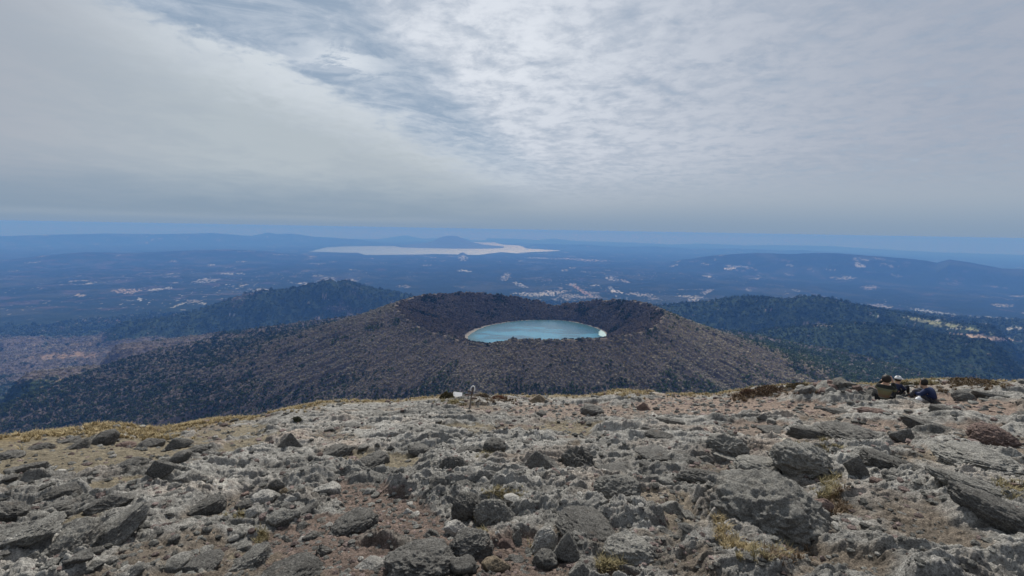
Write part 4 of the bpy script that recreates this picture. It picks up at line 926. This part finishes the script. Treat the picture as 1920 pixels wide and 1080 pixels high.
shrub(556, 788, 20, 7, (0.05, 0.055, 0.035), (0.11, 0.11, 0.07), 'small dark green shrub below the straw tussock on the left lip', 7)
shrub(1700, 722, 50, 10, (0.05, 0.05, 0.03), (0.13, 0.11, 0.06), 'low dark shrub between the white cap and the crouching person', 8)
shrub(1835, 720, 90, 9, (0.07, 0.05, 0.03), (0.17, 0.12, 0.07), 'long brown shrub mat on the right part of the lip', 9)

# ------------------------------------------------------------------ tubes, signpost, board
def tube(pts, rads, seg=10):
    pts = np.array(pts, float); V = []; n = len(pts)
    for i in range(n):
        d = pts[min(i + 1, n - 1)] - pts[max(i - 1, 0)]; d /= np.linalg.norm(d)
        a = np.cross(d, [0.3, 0.9, 0.2]); a /= np.linalg.norm(a); b = np.cross(d, a)
        for k in range(seg):
            t = 2 * math.pi * k / seg; V.append(pts[i] + rads[i] * (a * math.cos(t) + b * math.sin(t)))
    F = [[i * seg + k, i * seg + (k + 1) % seg, (i + 1) * seg + (k + 1) % seg, (i + 1) * seg + k] for i in range(n - 1) for k in range(seg)]
    c0 = len(V); V.append(pts[0]); V.append(pts[-1])
    F += [[c0, (k + 1) % seg, k, k] for k in range(0)]
    return np.array(V), np.array(F)
def signpost():
    X_, Y_, t_ = [float(a[0]) for a in place(879, 769)]; z0 = float(gz(X_, Y_)[0]) - 0.05
    H_ = 48 * t_ / FPX * 1.02
    root = bpy.data.objects.new('signpost', None); link(root); root.location = (X_, Y_, z0)
    tag(root, 'thin weathered wooden signpost leaning right, with a white hoop on top', 'signpost')
    wood = simple_mat('weathered wood', (0.20, 0.18, 0.16), 0.9, 0.5, 60); dk = simple_mat('dark wood', (0.09, 0.07, 0.06), 0.9, 0.5, 60); wh = simple_mat('white paint', (0.75, 0.76, 0.75), 0.5, 0.1)
    lean = 0.16
    def P_(u, v, w=0.0): return (u * H_ + lean * v * H_, w, v * H_)
    V, F = tube([P_(0, 0), P_(0.01, 0.3), P_(-0.005, 0.55), P_(0.005, 0.80)], [0.034, 0.03, 0.028, 0.024]); mesh_obj('post', V, F, wood, root)
    V, F = tube([P_(0.0, 0.66, -.04), P_(0.02, 0.86, -.04), P_(0.015, 0.95, -.04)], [0.03, 0.028, 0.02]); mesh_obj('upper_post', V, F, dk, root)
    def board(a, b, h, th, mat, nm):
        a = np.array(a); b = np.array(b); d = (b - a); L = np.linalg.norm(d); d = d / L; up = np.array([0, 0, 1.0]); up -= d * d.dot(up); up /= np.linalg.norm(up); sd = np.cross(d, up)
        prof = [(0, -1), (0.86, -1), (1, 0), (0.86, 1), (0, 1)]
        V = [a + d * L * q[0] + up * h * q[1] + sd * th * s_ for s_ in (-1, 1) for q in prof]
        bm = bmesh.new(); vs = [bm.verts.new(v) for v in V]
        bm.faces.new(vs[:5]); bm.faces.new(vs[5:][::-1])
        for k in range(5): bm.faces.new([vs[(k + 1) % 5], vs[k], vs[k + 5], vs[(k + 1) % 5 + 5]])
        me = bpy.data.meshes.new(nm); bm.to_mesh(me); bm.free(); me.materials.append(mat); link(bpy.data.objects.new(nm, me), root)
    board(P_(-0.02, 0.66, -.07), P_(-0.26, 0.70, -.09), 0.022, 0.010, dk, 'arrow_board')
    board(P_(0.03, 0.66, -.07), P_(0.30, 0.72, -.05), 0.024, 0.010, wood, 'arrow_board')
    board(P_(0.02, 0.52, -.06), P_(0.24, 0.55, -.09), 0.024, 0.010, dk, 'arrow_board')
    board(P_(0.0, 0.78, -.08), P_(-0.17, 0.80, -.05), 0.020, 0.010, dk, 'arrow_board')
    pts = [P_(0.0 + 0.075 * math.cos(t), 0.86 + 0.14 * math.sin(t), -.05) for t in np.linspace(-0.4, math.pi + 0.4, 14)]
    V, F = tube(pts, [0.022] * 3 + [0.017] * 8 + [0.012] * 3, 8); mesh_obj('hoop', V, F, wh, root)
signpost()
def slab_thing(px, py, w, h, t, rot, name, label, cat, mat):
    X_, Y_, t_ = [float(a[0]) for a in place(px, py)]; z0 = float(gz(X_, Y_)[0])
    bm = bmesh.new(); bmesh.ops.create_cube(bm, size=1)
    for v in bm.verts: v.co = (v.co.x * w, v.co.y * h, v.co.z * t)
    bmesh.ops.bevel(bm, geom=bm.edges[:], offset=t * 0.2, segments=2, affect='EDGES')
    me = bpy.data.meshes.new(name); bm.to_mesh(me); bm.free(); me.materials.append(mat)
    o = link(bpy.data.objects.new(name, me)); o.location = (X_, Y_, z0 + 0.14); o.rotation_euler = rot; tag(o, label, cat); return o
slab_thing(858, 746, 0.38, 0.24, 0.03, (0.65, 0.16, 0.15), 'fallen_board', 'white board lying tilted on the lip left of the signpost', 'board', simple_mat('white board paint', (0.78, 0.76, 0.73), 0.6, 0.08))

# ------------------------------------------------------------------ people
def skin_mesh(name, J, E, mat, parent=None, root=0, sub=2):
    me = bpy.data.meshes.new(name); keys = list(J); ix = {k: i for i, k in enumerate(keys)}
    me.from_pydata([J[k][0] for k in keys], [(ix[a], ix[b]) for a, b in E], [])
    o = bpy.data.objects.new(name, me); link(o)
    sk = o.modifiers.new('skin', 'SKIN'); sd = me.skin_vertices
    if not sd:
        bm = bmesh.new(); bm.from_mesh(me); bm.verts.layers.skin.verify(); bm.to_mesh(me); bm.free(); sd = me.skin_vertices
    for k in keys:
        r = J[k][1]; r = (r, r) if not isinstance(r, tuple) else r
        sd[0].data[ix[k]].radius = r; sd[0].data[ix[k]].use_root = (ix[k] == root)
    sk.use_smooth_shade = True
    o.modifiers.new('sub', 'SUBSURF').levels = sub; o.modifiers['sub'].render_levels = sub
    dg = bpy.context.evaluated_depsgraph_get(); m2 = bpy.data.meshes.new_from_object(o.evaluated_get(dg)); o.modifiers.clear(); o.data = m2
    m2.materials.clear(); m2.materials.append(mat)
    if parent: o.parent = parent
    return o
SKINM = simple_mat('skin', (0.45, 0.28, 0.20), 0.6, 0.05)
def jacket_mat(name, bands):
    m, t, b = new_mat(name, 0.85); z = t.new('ShaderNodeSeparateXYZ'); t.l.new(t.new('ShaderNodeTexCoord').outputs['Object'], z.inputs[0])
    cr = t.new('ShaderNodeValToRGB'); cr.color_ramp.interpolation = 'CONSTANT'; els = cr.color_ramp.elements
    els[0].position = 0; els[0].color = (*bands[0][1], 1); els[1].position = bands[1][0]; els[1].color = (*bands[1][1], 1)
    for p, c in bands[2:]: e = els.new(p); e.color = (*c, 1)
    t.l.new(z.outputs[2], cr.inputs[0]); t.l.new(cr.outputs[0], b.inputs['Base Color']); return m
def person(px, py, yaw, label, jmat, tmat, hmat, lean=0.0, arms='up', cap=None, scale=1.0, hair_r=0.115, bulk=.022, hunch=1.0):
    X_, Y_, t_ = [float(a[0]) for a in place(px, py)]; z0 = float(gz(X_, Y_)[0])
    J = {'pel': ((0, 0, .13), .14), 'spi': ((0, -.02 + lean * .1, .30), .125), 'che': ((0, 0 + lean * .3, .46), (.145, .12)), 'nek': ((0, .02 + lean * .45, .585), .055),
         'hed': ((0, .03 + lean * .6, .69), .088), 'top': ((0, .035 + lean * .7, .765), .080), 'nos': ((0, .125 + lean * .68, .70), .016)}
    E = [('pel', 'spi'), ('spi', 'che'), ('che', 'nek'), ('nek', 'hed'), ('hed', 'top'), ('hed', 'nos')]
    for s, n in ((-1, 'l'), (1, 'r')):
        sy = lean * .3
        J['sh' + n] = ((s * .155, sy, .515), .055)
        if arms == 'up': J['el' + n] = ((s * .215, .13 + sy, .40), .042); J['wr' + n] = ((s * .11, .24 + sy, .66), .032); J['ha' + n] = ((s * .07, .235 + sy, .73), (.034, .02)); f = (s * -.01, .0, .07)
        else: J['el' + n] = ((s * .22, .14 + sy, .30), .045); J['wr' + n] = ((s * .12, .33 + sy, .36), .032); J['ha' + n] = ((s * .08, .38 + sy, .38), (.034, .02)); f = (s * -.03, .06, .0)
        J['hi' + n] = ((s * .09, .04, .11), .085); J['kn' + n] = ((s * .15, .42, .40), .065); J['an' + n] = ((s * .13, .56, .06), .042); J['to' + n] = ((s * .13, .70, .03), .036)
        E += [('che', 'sh' + n), ('sh' + n, 'el' + n), ('el' + n, 'wr' + n), ('wr' + n, 'ha' + n), ('pel', 'hi' + n), ('hi' + n, 'kn' + n), ('kn' + n, 'an' + n), ('an' + n, 'to' + n)]
        hp = J['ha' + n][0]
        for k in range(5):
            o_ = (k - 1.5) * 0.018; L = (0.8, 1.0, 1.05, 0.9, 0.65)[k]
            q = (hp[0] + (o_ if arms != 'up' else 0) + f[0] * L, hp[1] + f[1] * L + (o_ if arms == 'up' else 0), hp[2] + f[2] * L)
            J['f%d%s' % (k, n)] = (q, .009); E.append(('ha' + n, 'f%d%s' % (k, n)))
    J = {k: (((p_[0], p_[1], .13 + (p_[2] - .13) * hunch) if k[:2] not in ('pe', 'hi', 'kn', 'an', 'to') else p_), r_) for k, (p_, r_) in J.items()}
    root = bpy.data.objects.new('person', None); link(root); root.location = (X_, Y_, z0 - 0.02); root.rotation_euler = (0, 0, yaw - math.atan2(X_, Y_)); root.scale = (scale,) * 3
    tag(root, label, 'person')
    skin_mesh('body', J, E, SKINM, root)
    def sub(keys, infl, nm, mat, cut=()):
        JJ = {k: (J[k][0], tuple((v + infl) for v in (J[k][1] if isinstance(J[k][1], tuple) else (J[k][1],) * 2))) for k in keys}
        for k, (a, b_, t) in dict(cut).items():
            pa, pb = np.array(J[a][0]), np.array(J[b_][0]); JJ[k] = (tuple(pa + (pb - pa) * t), (J[b_][1] if not isinstance(J[b_][1], tuple) else J[b_][1][0]) + infl)
        EE = [(a, b_) for a, b_ in E if a in JJ and b_ in JJ]
        for k, (a, b_, t) in dict(cut).items(): EE.append((a, k))
        skin_mesh(nm, JJ, EE, mat, root)
    sub(['pel', 'spi', 'che', 'shl', 'shr', 'ell', 'elr'], bulk, 'jacket', jmat, {'cl': ('ell', 'wrl', .85), 'cr': ('elr', 'wrr', .85), 'cn': ('che', 'nek', .7)})
    sub(['pel', 'hil', 'hir', 'knl', 'knr', 'anl', 'anr'], .014, 'trousers', tmat)
    for s in (-1, 1):
        v, f = ico(3); p = v * np.array([.05, .13, .045]) + np.array([s * .13, .66, .035]); mesh_obj('shoe', p, f, simple_mat('shoe', (.05, .05, .05)), root)
    hc = np.array(J['hed'][0]) * .45 + np.array(J['top'][0]) * .55
    v, f = ico(4); rad = 1 + 0.05 * fbm3(v * 4 + px, 3)
    keep = ~((v[:, 1] > 0.35) & (v[:, 2] < 0.45)) & (v[:, 2] > -0.75)
    p = v * rad[:, None] * np.array([hair_r, hair_r + .008, hair_r + .012]) + hc + np.array([0, -.012, .008])
    fk = keep[f].all(1); mesh_obj('hair', p, f[fk], hmat, root)
    for s in (-1, 1):
        v, f2 = ico(2); mesh_obj('eye', v * .012 + hc + np.array([s * .035, .083, -.01]), f2, simple_mat('eye', (.03, .02, .02)), root)
        v, f2 = ico(2); mesh_obj('ear', v * np.array([.012, .022, .03]) + hc + np.array([s * .098, .0, -.02]), f2, SKINM, root)
    if cap:
        v, f = ico(4); k = v[:, 2] > -0.02; fk = k[f].all(1)
        c = mesh_obj('cap', v * np.array([.125, .135, .115]) + hc + np.array([0, 0, .02]), f[fk], cap, root)
        a = np.linspace(0, math.pi, 16); V = np.concatenate([np.stack([.12 * np.cos(a), .12 * np.sin(a) * 1.0, a * 0 + .02], -1), np.stack([.12 * np.cos(a), .11 + .10 * np.sin(a), a * 0 + .005], -1)]) + hc
        mesh_obj('cap_brim', V, grid_faces(2, 16), cap, root)
    return root
blk = simple_mat('black trousers', (.018, .018, .02)); dkh = simple_mat('dark hair', (.022, .018, .016), .6)
jA = jacket_mat('striped jacket', [(0, (.02, .02, .02)), (.17, (.17, .16, .13)), (.215, (.16, .10, .06)), (.30, (.15, .125, .065)), (.41, (.12, .12, .075)), (.47, (.02, .022, .018))])
person(1657, 750, -0.15, 'person sitting with back turned in a brown and black striped jacket, hands raised', jA, blk, dkh, arms='up', scale=0.95)
navy = simple_mat('navy cloth', (.018, .024, .055), .8); white = simple_mat('white cloth', (.8, .8, .8), .7, .04)
person(1679, 744, -0.5, 'person in a white cap and navy top sitting beyond the striped jacket', navy, blk, dkh, arms='down', cap=simple_mat('off-white cap', (.6, .6, .6), .8, .05), scale=0.74, hunch=0.8)
navy2 = simple_mat('dark blue jacket', (.012, .022, .07), .7)
person(1746, 754, 1.25, 'person crouched sideways in a dark blue jacket, bending to the left', navy2, simple_mat('dark grey trousers', (.05, .05, .06), .8), dkh, lean=0.40, arms='down', scale=0.82, hair_r=.125, bulk=.045, hunch=0.8)
def bag(px, py, label, sc, name='bag'):
    X_, Y_, t_ = [float(a[0]) for a in place(px, py)]; v, f = ico(4)
    p = v * (1 + 0.12 * fbm3(v * 2.5 + px, 4))[:, None] * np.array([.16, .11, .13]) * sc; p[:, 0] *= 1 - 0.35 * np.clip(p[:, 2:3].ravel() / (.13 * sc), 0, 1)
    root = bpy.data.objects.new(name, None); link(root); root.location = (X_, Y_, float(gz(X_, Y_)[0]) + .09 * sc); tag(root, label, 'bag')
    mesh_obj('bag_body', p, f, white, root)
    pts = [(.07 * sc * math.cos(t), 0, .10 * sc + .07 * sc * math.sin(t)) for t in np.linspace(0, math.pi, 10)]
    V, F = tube(pts, [.01 * sc] * 10, 6); mesh_obj('handle', V, F, white, root)
bag(1722, 753, 'white bag on the ground at the knees of the crouching person', 0.62)

# small white building far off on the right foothills and steam from a vent in the plain
def far_building(px, py, dist, w, h, name, label):
    r = ray(px, py); a = math.atan2(r[0], r[1]); x, y = dist * math.sin(a), dist * math.cos(a)
    alt = float(terrain_alt(np.array([x]), np.array([y]))[0]); z = alt - 1700 - curv(dist)
    root = bpy.data.objects.new(name, None); link(root); root.location = (x, y, z); root.rotation_euler = (0, 0, -a); tag(root, label, 'building')
    V = [(-w, -w * .6, -6), (w, -w * .6, -6), (w, w * .6, -6), (-w, w * .6, -6), (-w, -w * .6, h), (w, -w * .6, h), (w, w * .6, h), (-w, w * .6, h)]
    mesh_obj('wall', V, [[0, 1, 5, 4], [1, 2, 6, 5], [2, 3, 7, 6], [3, 0, 4, 7]], simple_mat('white wall', (.8, .8, .78)), root, False)
    V = [(-w * 1.1, -w * .7, h), (w * 1.1, -w * .7, h), (w * 1.1, w * .7, h), (-w * 1.1, w * .7, h), (-w * .5, 0, h * 1.7), (w * .5, 0, h * 1.7)]
    mesh_obj('roof', V, [[0, 1, 5, 4], [1, 2, 5, 5], [2, 3, 4, 5], [3, 0, 4, 4]][0:1] + [[2, 3, 4, 5]], simple_mat('pale roof', (.8, .8, .8)), root, False)
    mesh_obj('gable', V, [[1, 2, 5], [3, 0, 4]], simple_mat('gable wall', (.7, .7, .7)), root, False)
far_building(1332, 584, 4900, 13, 14, 'white_building', 'lone small white building in the dark woods right of the crater')
far_building(1710, 594, 6900, 20, 12, 'white_building', 'small white building at the upper end of the green field on the right')
far_building(600, 598, 4700, 14, 9, 'white_building', 'pale building beside a bare cut in the woods left of the crater')
far_building(434, 592, 5200, 16, 10, 'white_building', 'pale building among the dark woods on the left foothills')

# gravel and stones too many to count
def build_stones():
    v0, f0 = ico(1); n = 26000; q = np.random.RandomState(5)
    a = np.radians(q.rand(n) * 108 - 54); D = np.interp(a, EA2, ED2); r = 1.9 * (D / 1.9) ** (q.rand(n) ** 0.85)
    x = r * np.sin(a); y = r * np.cos(a)
    z, soil, kind, sheet, _, px, py, D, r = ground_detail(x, y, False)
    keep = q.rand(n) < (0.35 + 0.65 * soil) * (1 - 0.6 * kind[..., 0])
    x, y, z, r = x[keep], y[keep], z[keep], r[keep]; n = len(x)
    s = (0.006 + 0.0026 * r) * (0.5 + 1.6 * q.rand(n) ** 3)
    V = np.zeros((n, len(v0), 3)); jit = 1 + 0.42 * (q.rand(n, len(v0)) - 0.5)
    th = q.rand(n) * 6.28; sx_, sy_, sz_ = s * (0.8 + 0.7 * q.rand(n)), s * (0.7 + 0.5 * q.rand(n)), s * (0.4 + 0.5 * q.rand(n))
    p = v0[None] * jit[..., None]
    ax = p[..., 0] * sx_[:, None]; ay = p[..., 1] * sy_[:, None]
    V[..., 0] = ax * np.cos(th)[:, None] - ay * np.sin(th)[:, None] + x[:, None]
    V[..., 1] = ax * np.sin(th)[:, None] + ay * np.cos(th)[:, None] + y[:, None]
    V[..., 2] = p[..., 2] * sz_[:, None] + (z + sz_ * 0.25)[:, None]
    F = (f0[None] + (np.arange(n) * len(v0))[:, None, None]).reshape(-1, 3)
    g = 0.10 + 0.17 * q.rand(n) ** 1.4; tint = np.stack([g * (1 + 0.28 * (q.rand(n) > 0.7)), g, g * 0.95], -1)
    tint[q.rand(n) > 0.985] = (0.42, 0.41, 0.39)
    m = rock_mat('gravel stone', None, vcol=True, lichen=0.1)
    o = mesh_obj('gravel', V.reshape(-1, 3), F, m, smooth=False, attrs={'albedo': np.repeat(tint, len(v0), 0), 'rocky': np.full(n * len(v0), 0.3)})
    tag(o, 'grey and reddish gravel strewn between the rocks', 'gravel', kind='stuff')
build_stones()

# dry grass
def build_grass():
    q = np.random.RandomState(9); T = []     # tuft centres: x, y, height, radius, blades, colour kind
    def at(px, py, n, sx_, sy_, h, k, w=0.0):
        P1 = px + q.normal(size=n) * sx_; P2 = py + q.normal(size=n) * sy_
        X_, Y_, t_ = place(P1, P2)
        for a_, b_ in zip(X_, Y_): T.append((a_, b_, h * (0.6 + 0.8 * q.rand()), k))
    # along the lip
    for a in np.radians(np.arange(-54, 54, 0.085)):
        D = np.interp(a, EA2, ED2); pxa = float(to_px(D * math.sin(a), D * math.cos(a), np.interp(a, EA2, ES2) * D)[0])
        wgt = np.interp(pxa, [0, 40, 120, 330, 480, 560, 700, 800, 900, 1110, 1180, 1300, 1500, 1700, 1920], [.3, .6, 1, 1, .8, .6, .35, .35, .3, .25, .9, .5, .5, .8, .35])
        dn = float(n2(np.array([a * 30.0]), np.array([1.5]))[0])
        for _ in range(2 + int(9 * wgt)):
            if q.rand() < wgt and dn > -0.35 - 0.3 * wgt:
                r = D + 0.9 - abs(q.normal()) * 0.75
                T.append((r * math.sin(a + q.normal() * .002), r * math.cos(a), 0.055 + 0.06 * q.rand(), 0))
    at(535, 769, 70, 18, 3, 0.09, 0); at(1165, 739, 80, 24, 3, 0.11, 0); at(225, 812, 130, 55, 5, 0.09, 0); at(295, 818, 90, 26, 5, 0.08, 0)
    at(850, 755, 60, 16, 3, 0.10, 1); at(930, 752, 60, 22, 3, 0.10, 2); at(1390, 745, 50, 14, 5, 0.12, 2); at(1480, 735, 90, 50, 5, 0.10, 2); at(1735, 719, 60, 14, 3, 0.12, 1)
    at(1650, 725, 50, 20, 5, 0.10, 1); at(1780, 727, 120, 60, 6, 0.09, 2); at(1880, 722, 60, 30, 4, 0.07, 1)
    # round the largest boulder
    at(1368, 1018, 26, 9, 5, 0.045, 0); at(1395, 1030, 24, 10, 5, 0.045, 0); at(1432, 1040, 34, 20, 6, 0.05, 1); at(1468, 1044, 34, 20, 8, 0.05, 2); at(1350, 985, 28, 5, 16, 0.06, 0); at(1345, 945, 22, 6, 10, 0.05, 0)
    at(1555, 915, 60, 12, 14, 0.06, 1); at(1570, 945, 50, 10, 16, 0.055, 2); at(940, 925, 70, 22, 6, 0.035, 1); at(1140, 1065, 30, 20, 8, 0.06, 1); at(1010, 1035, 20, 5, 14, 0.05, 1); at(905, 985, 22, 4, 14, 0.05, 1)
    at(1540, 835, 40, 22, 5, 0.06, 1); at(1900, 925, 50, 14, 8, 0.07, 1); at(915, 855, 26, 14, 3, 0.06, 1); at(490, 1010, 26, 6, 8, 0.05, 1); at(455, 968, 24, 10, 3, 0.04, 1)
    T = np.array(T); n = len(T); B = 22
    x = T[:, 0]; y = T[:, 1]; z = gz(x, y) - 0.01
    x = np.repeat(x, B); y = np.repeat(y, B); z = np.repeat(z, B); h = np.repeat(T[:, 2], B) * (0.5 + 0.7 * q.rand(n * B)); k = np.repeat(T[:, 3], B).astype(int); N = n * B
    d = np.hypot(x, y); sp = 0.35 * h
    bx = x + q.normal(size=N) * sp * 0.7; by = y + q.normal(size=N) * sp * 0.7
    th = q.rand(N) * 6.28; ln = h * (0.3 + 0.9 * q.rand(N)); wd = (0.0012 + 0.00030 * d)
    tx, ty, tz = bx + np.cos(th) * ln, by + np.sin(th) * ln, z + h
    mx, my, mz = bx + np.cos(th) * ln * 0.35, by + np.sin(th) * ln * 0.35, z + h * 0.62
    wx_, wy_ = -np.sin(th) * wd, np.cos(th) * wd
    V = np.stack([np.stack([bx - wx_, by - wy_, z], -1), np.stack([bx + wx_, by + wy_, z], -1), np.stack([mx + wx_, my + wy_, mz], -1), np.stack([mx - wx_, my - wy_, mz], -1), np.stack([tx, ty, tz], -1)], 1)
    i0 = np.arange(N)[:, None] * 5
    F = np.concatenate([i0 + np.array([[0, 1, 2]]), i0 + np.array([[0, 2, 3]]), i0 + np.array([[3, 2, 4]])])
    C = np.array([(0.35, 0.275, 0.15), (0.24, 0.20, 0.105), (0.15, 0.105, 0.065)])[k] * (0.7 + 0.6 * q.rand(N))[:, None]
    m, t, b = new_mat('dry grass', 0.8); att = t.new('ShaderNodeAttribute', attribute_name='albedo').outputs['Color']; t.l.new(att, b.inputs['Base Color'])
    o = mesh_obj('dry_grass', V.reshape(-1, 3), F, m, smooth=False, attrs={'albedo': np.repeat(C, 5, 0)})
    tag(o, 'straw-coloured dry grass along the lip of the slope and round the boulders', 'grass', kind='stuff')
    print('grass', N)
build_grass()

# ------------------------------------------------------------------ haze
def build_haze():
    import bmesh
    bm = bmesh.new(); bmesh.ops.create_cube(bm, size=1.0)
    me = bpy.data.meshes.new('haze'); bm.to_mesh(me); bm.free()
    o = link(bpy.data.objects.new('haze', me)); o.scale = (190000, 190000, 2400); o.location = (0, 0, 6 - 1200)
    m = bpy.data.materials.new('haze air'); m.use_nodes = True; nt = m.node_tree; nt.nodes.clear()
    out = nt.nodes.new('ShaderNodeOutputMaterial'); v = nt.nodes.new('ShaderNodeVolumePrincipled')
    v.inputs['Color'].default_value = (0.112, 0.305, 0.85, 1); v.inputs['Density'].default_value = 5.3e-5; v.inputs['Absorption Color'].default_value = (0.46, 0.34, 0.0, 1); v.inputs['Anisotropy'].default_value = 0.0
    nt.links.new(v.outputs[0], out.inputs['Volume']); me.materials.append(m)
    tag(o, 'blue haze lying over the plain and far mountains', 'haze', kind='stuff')
build_haze()
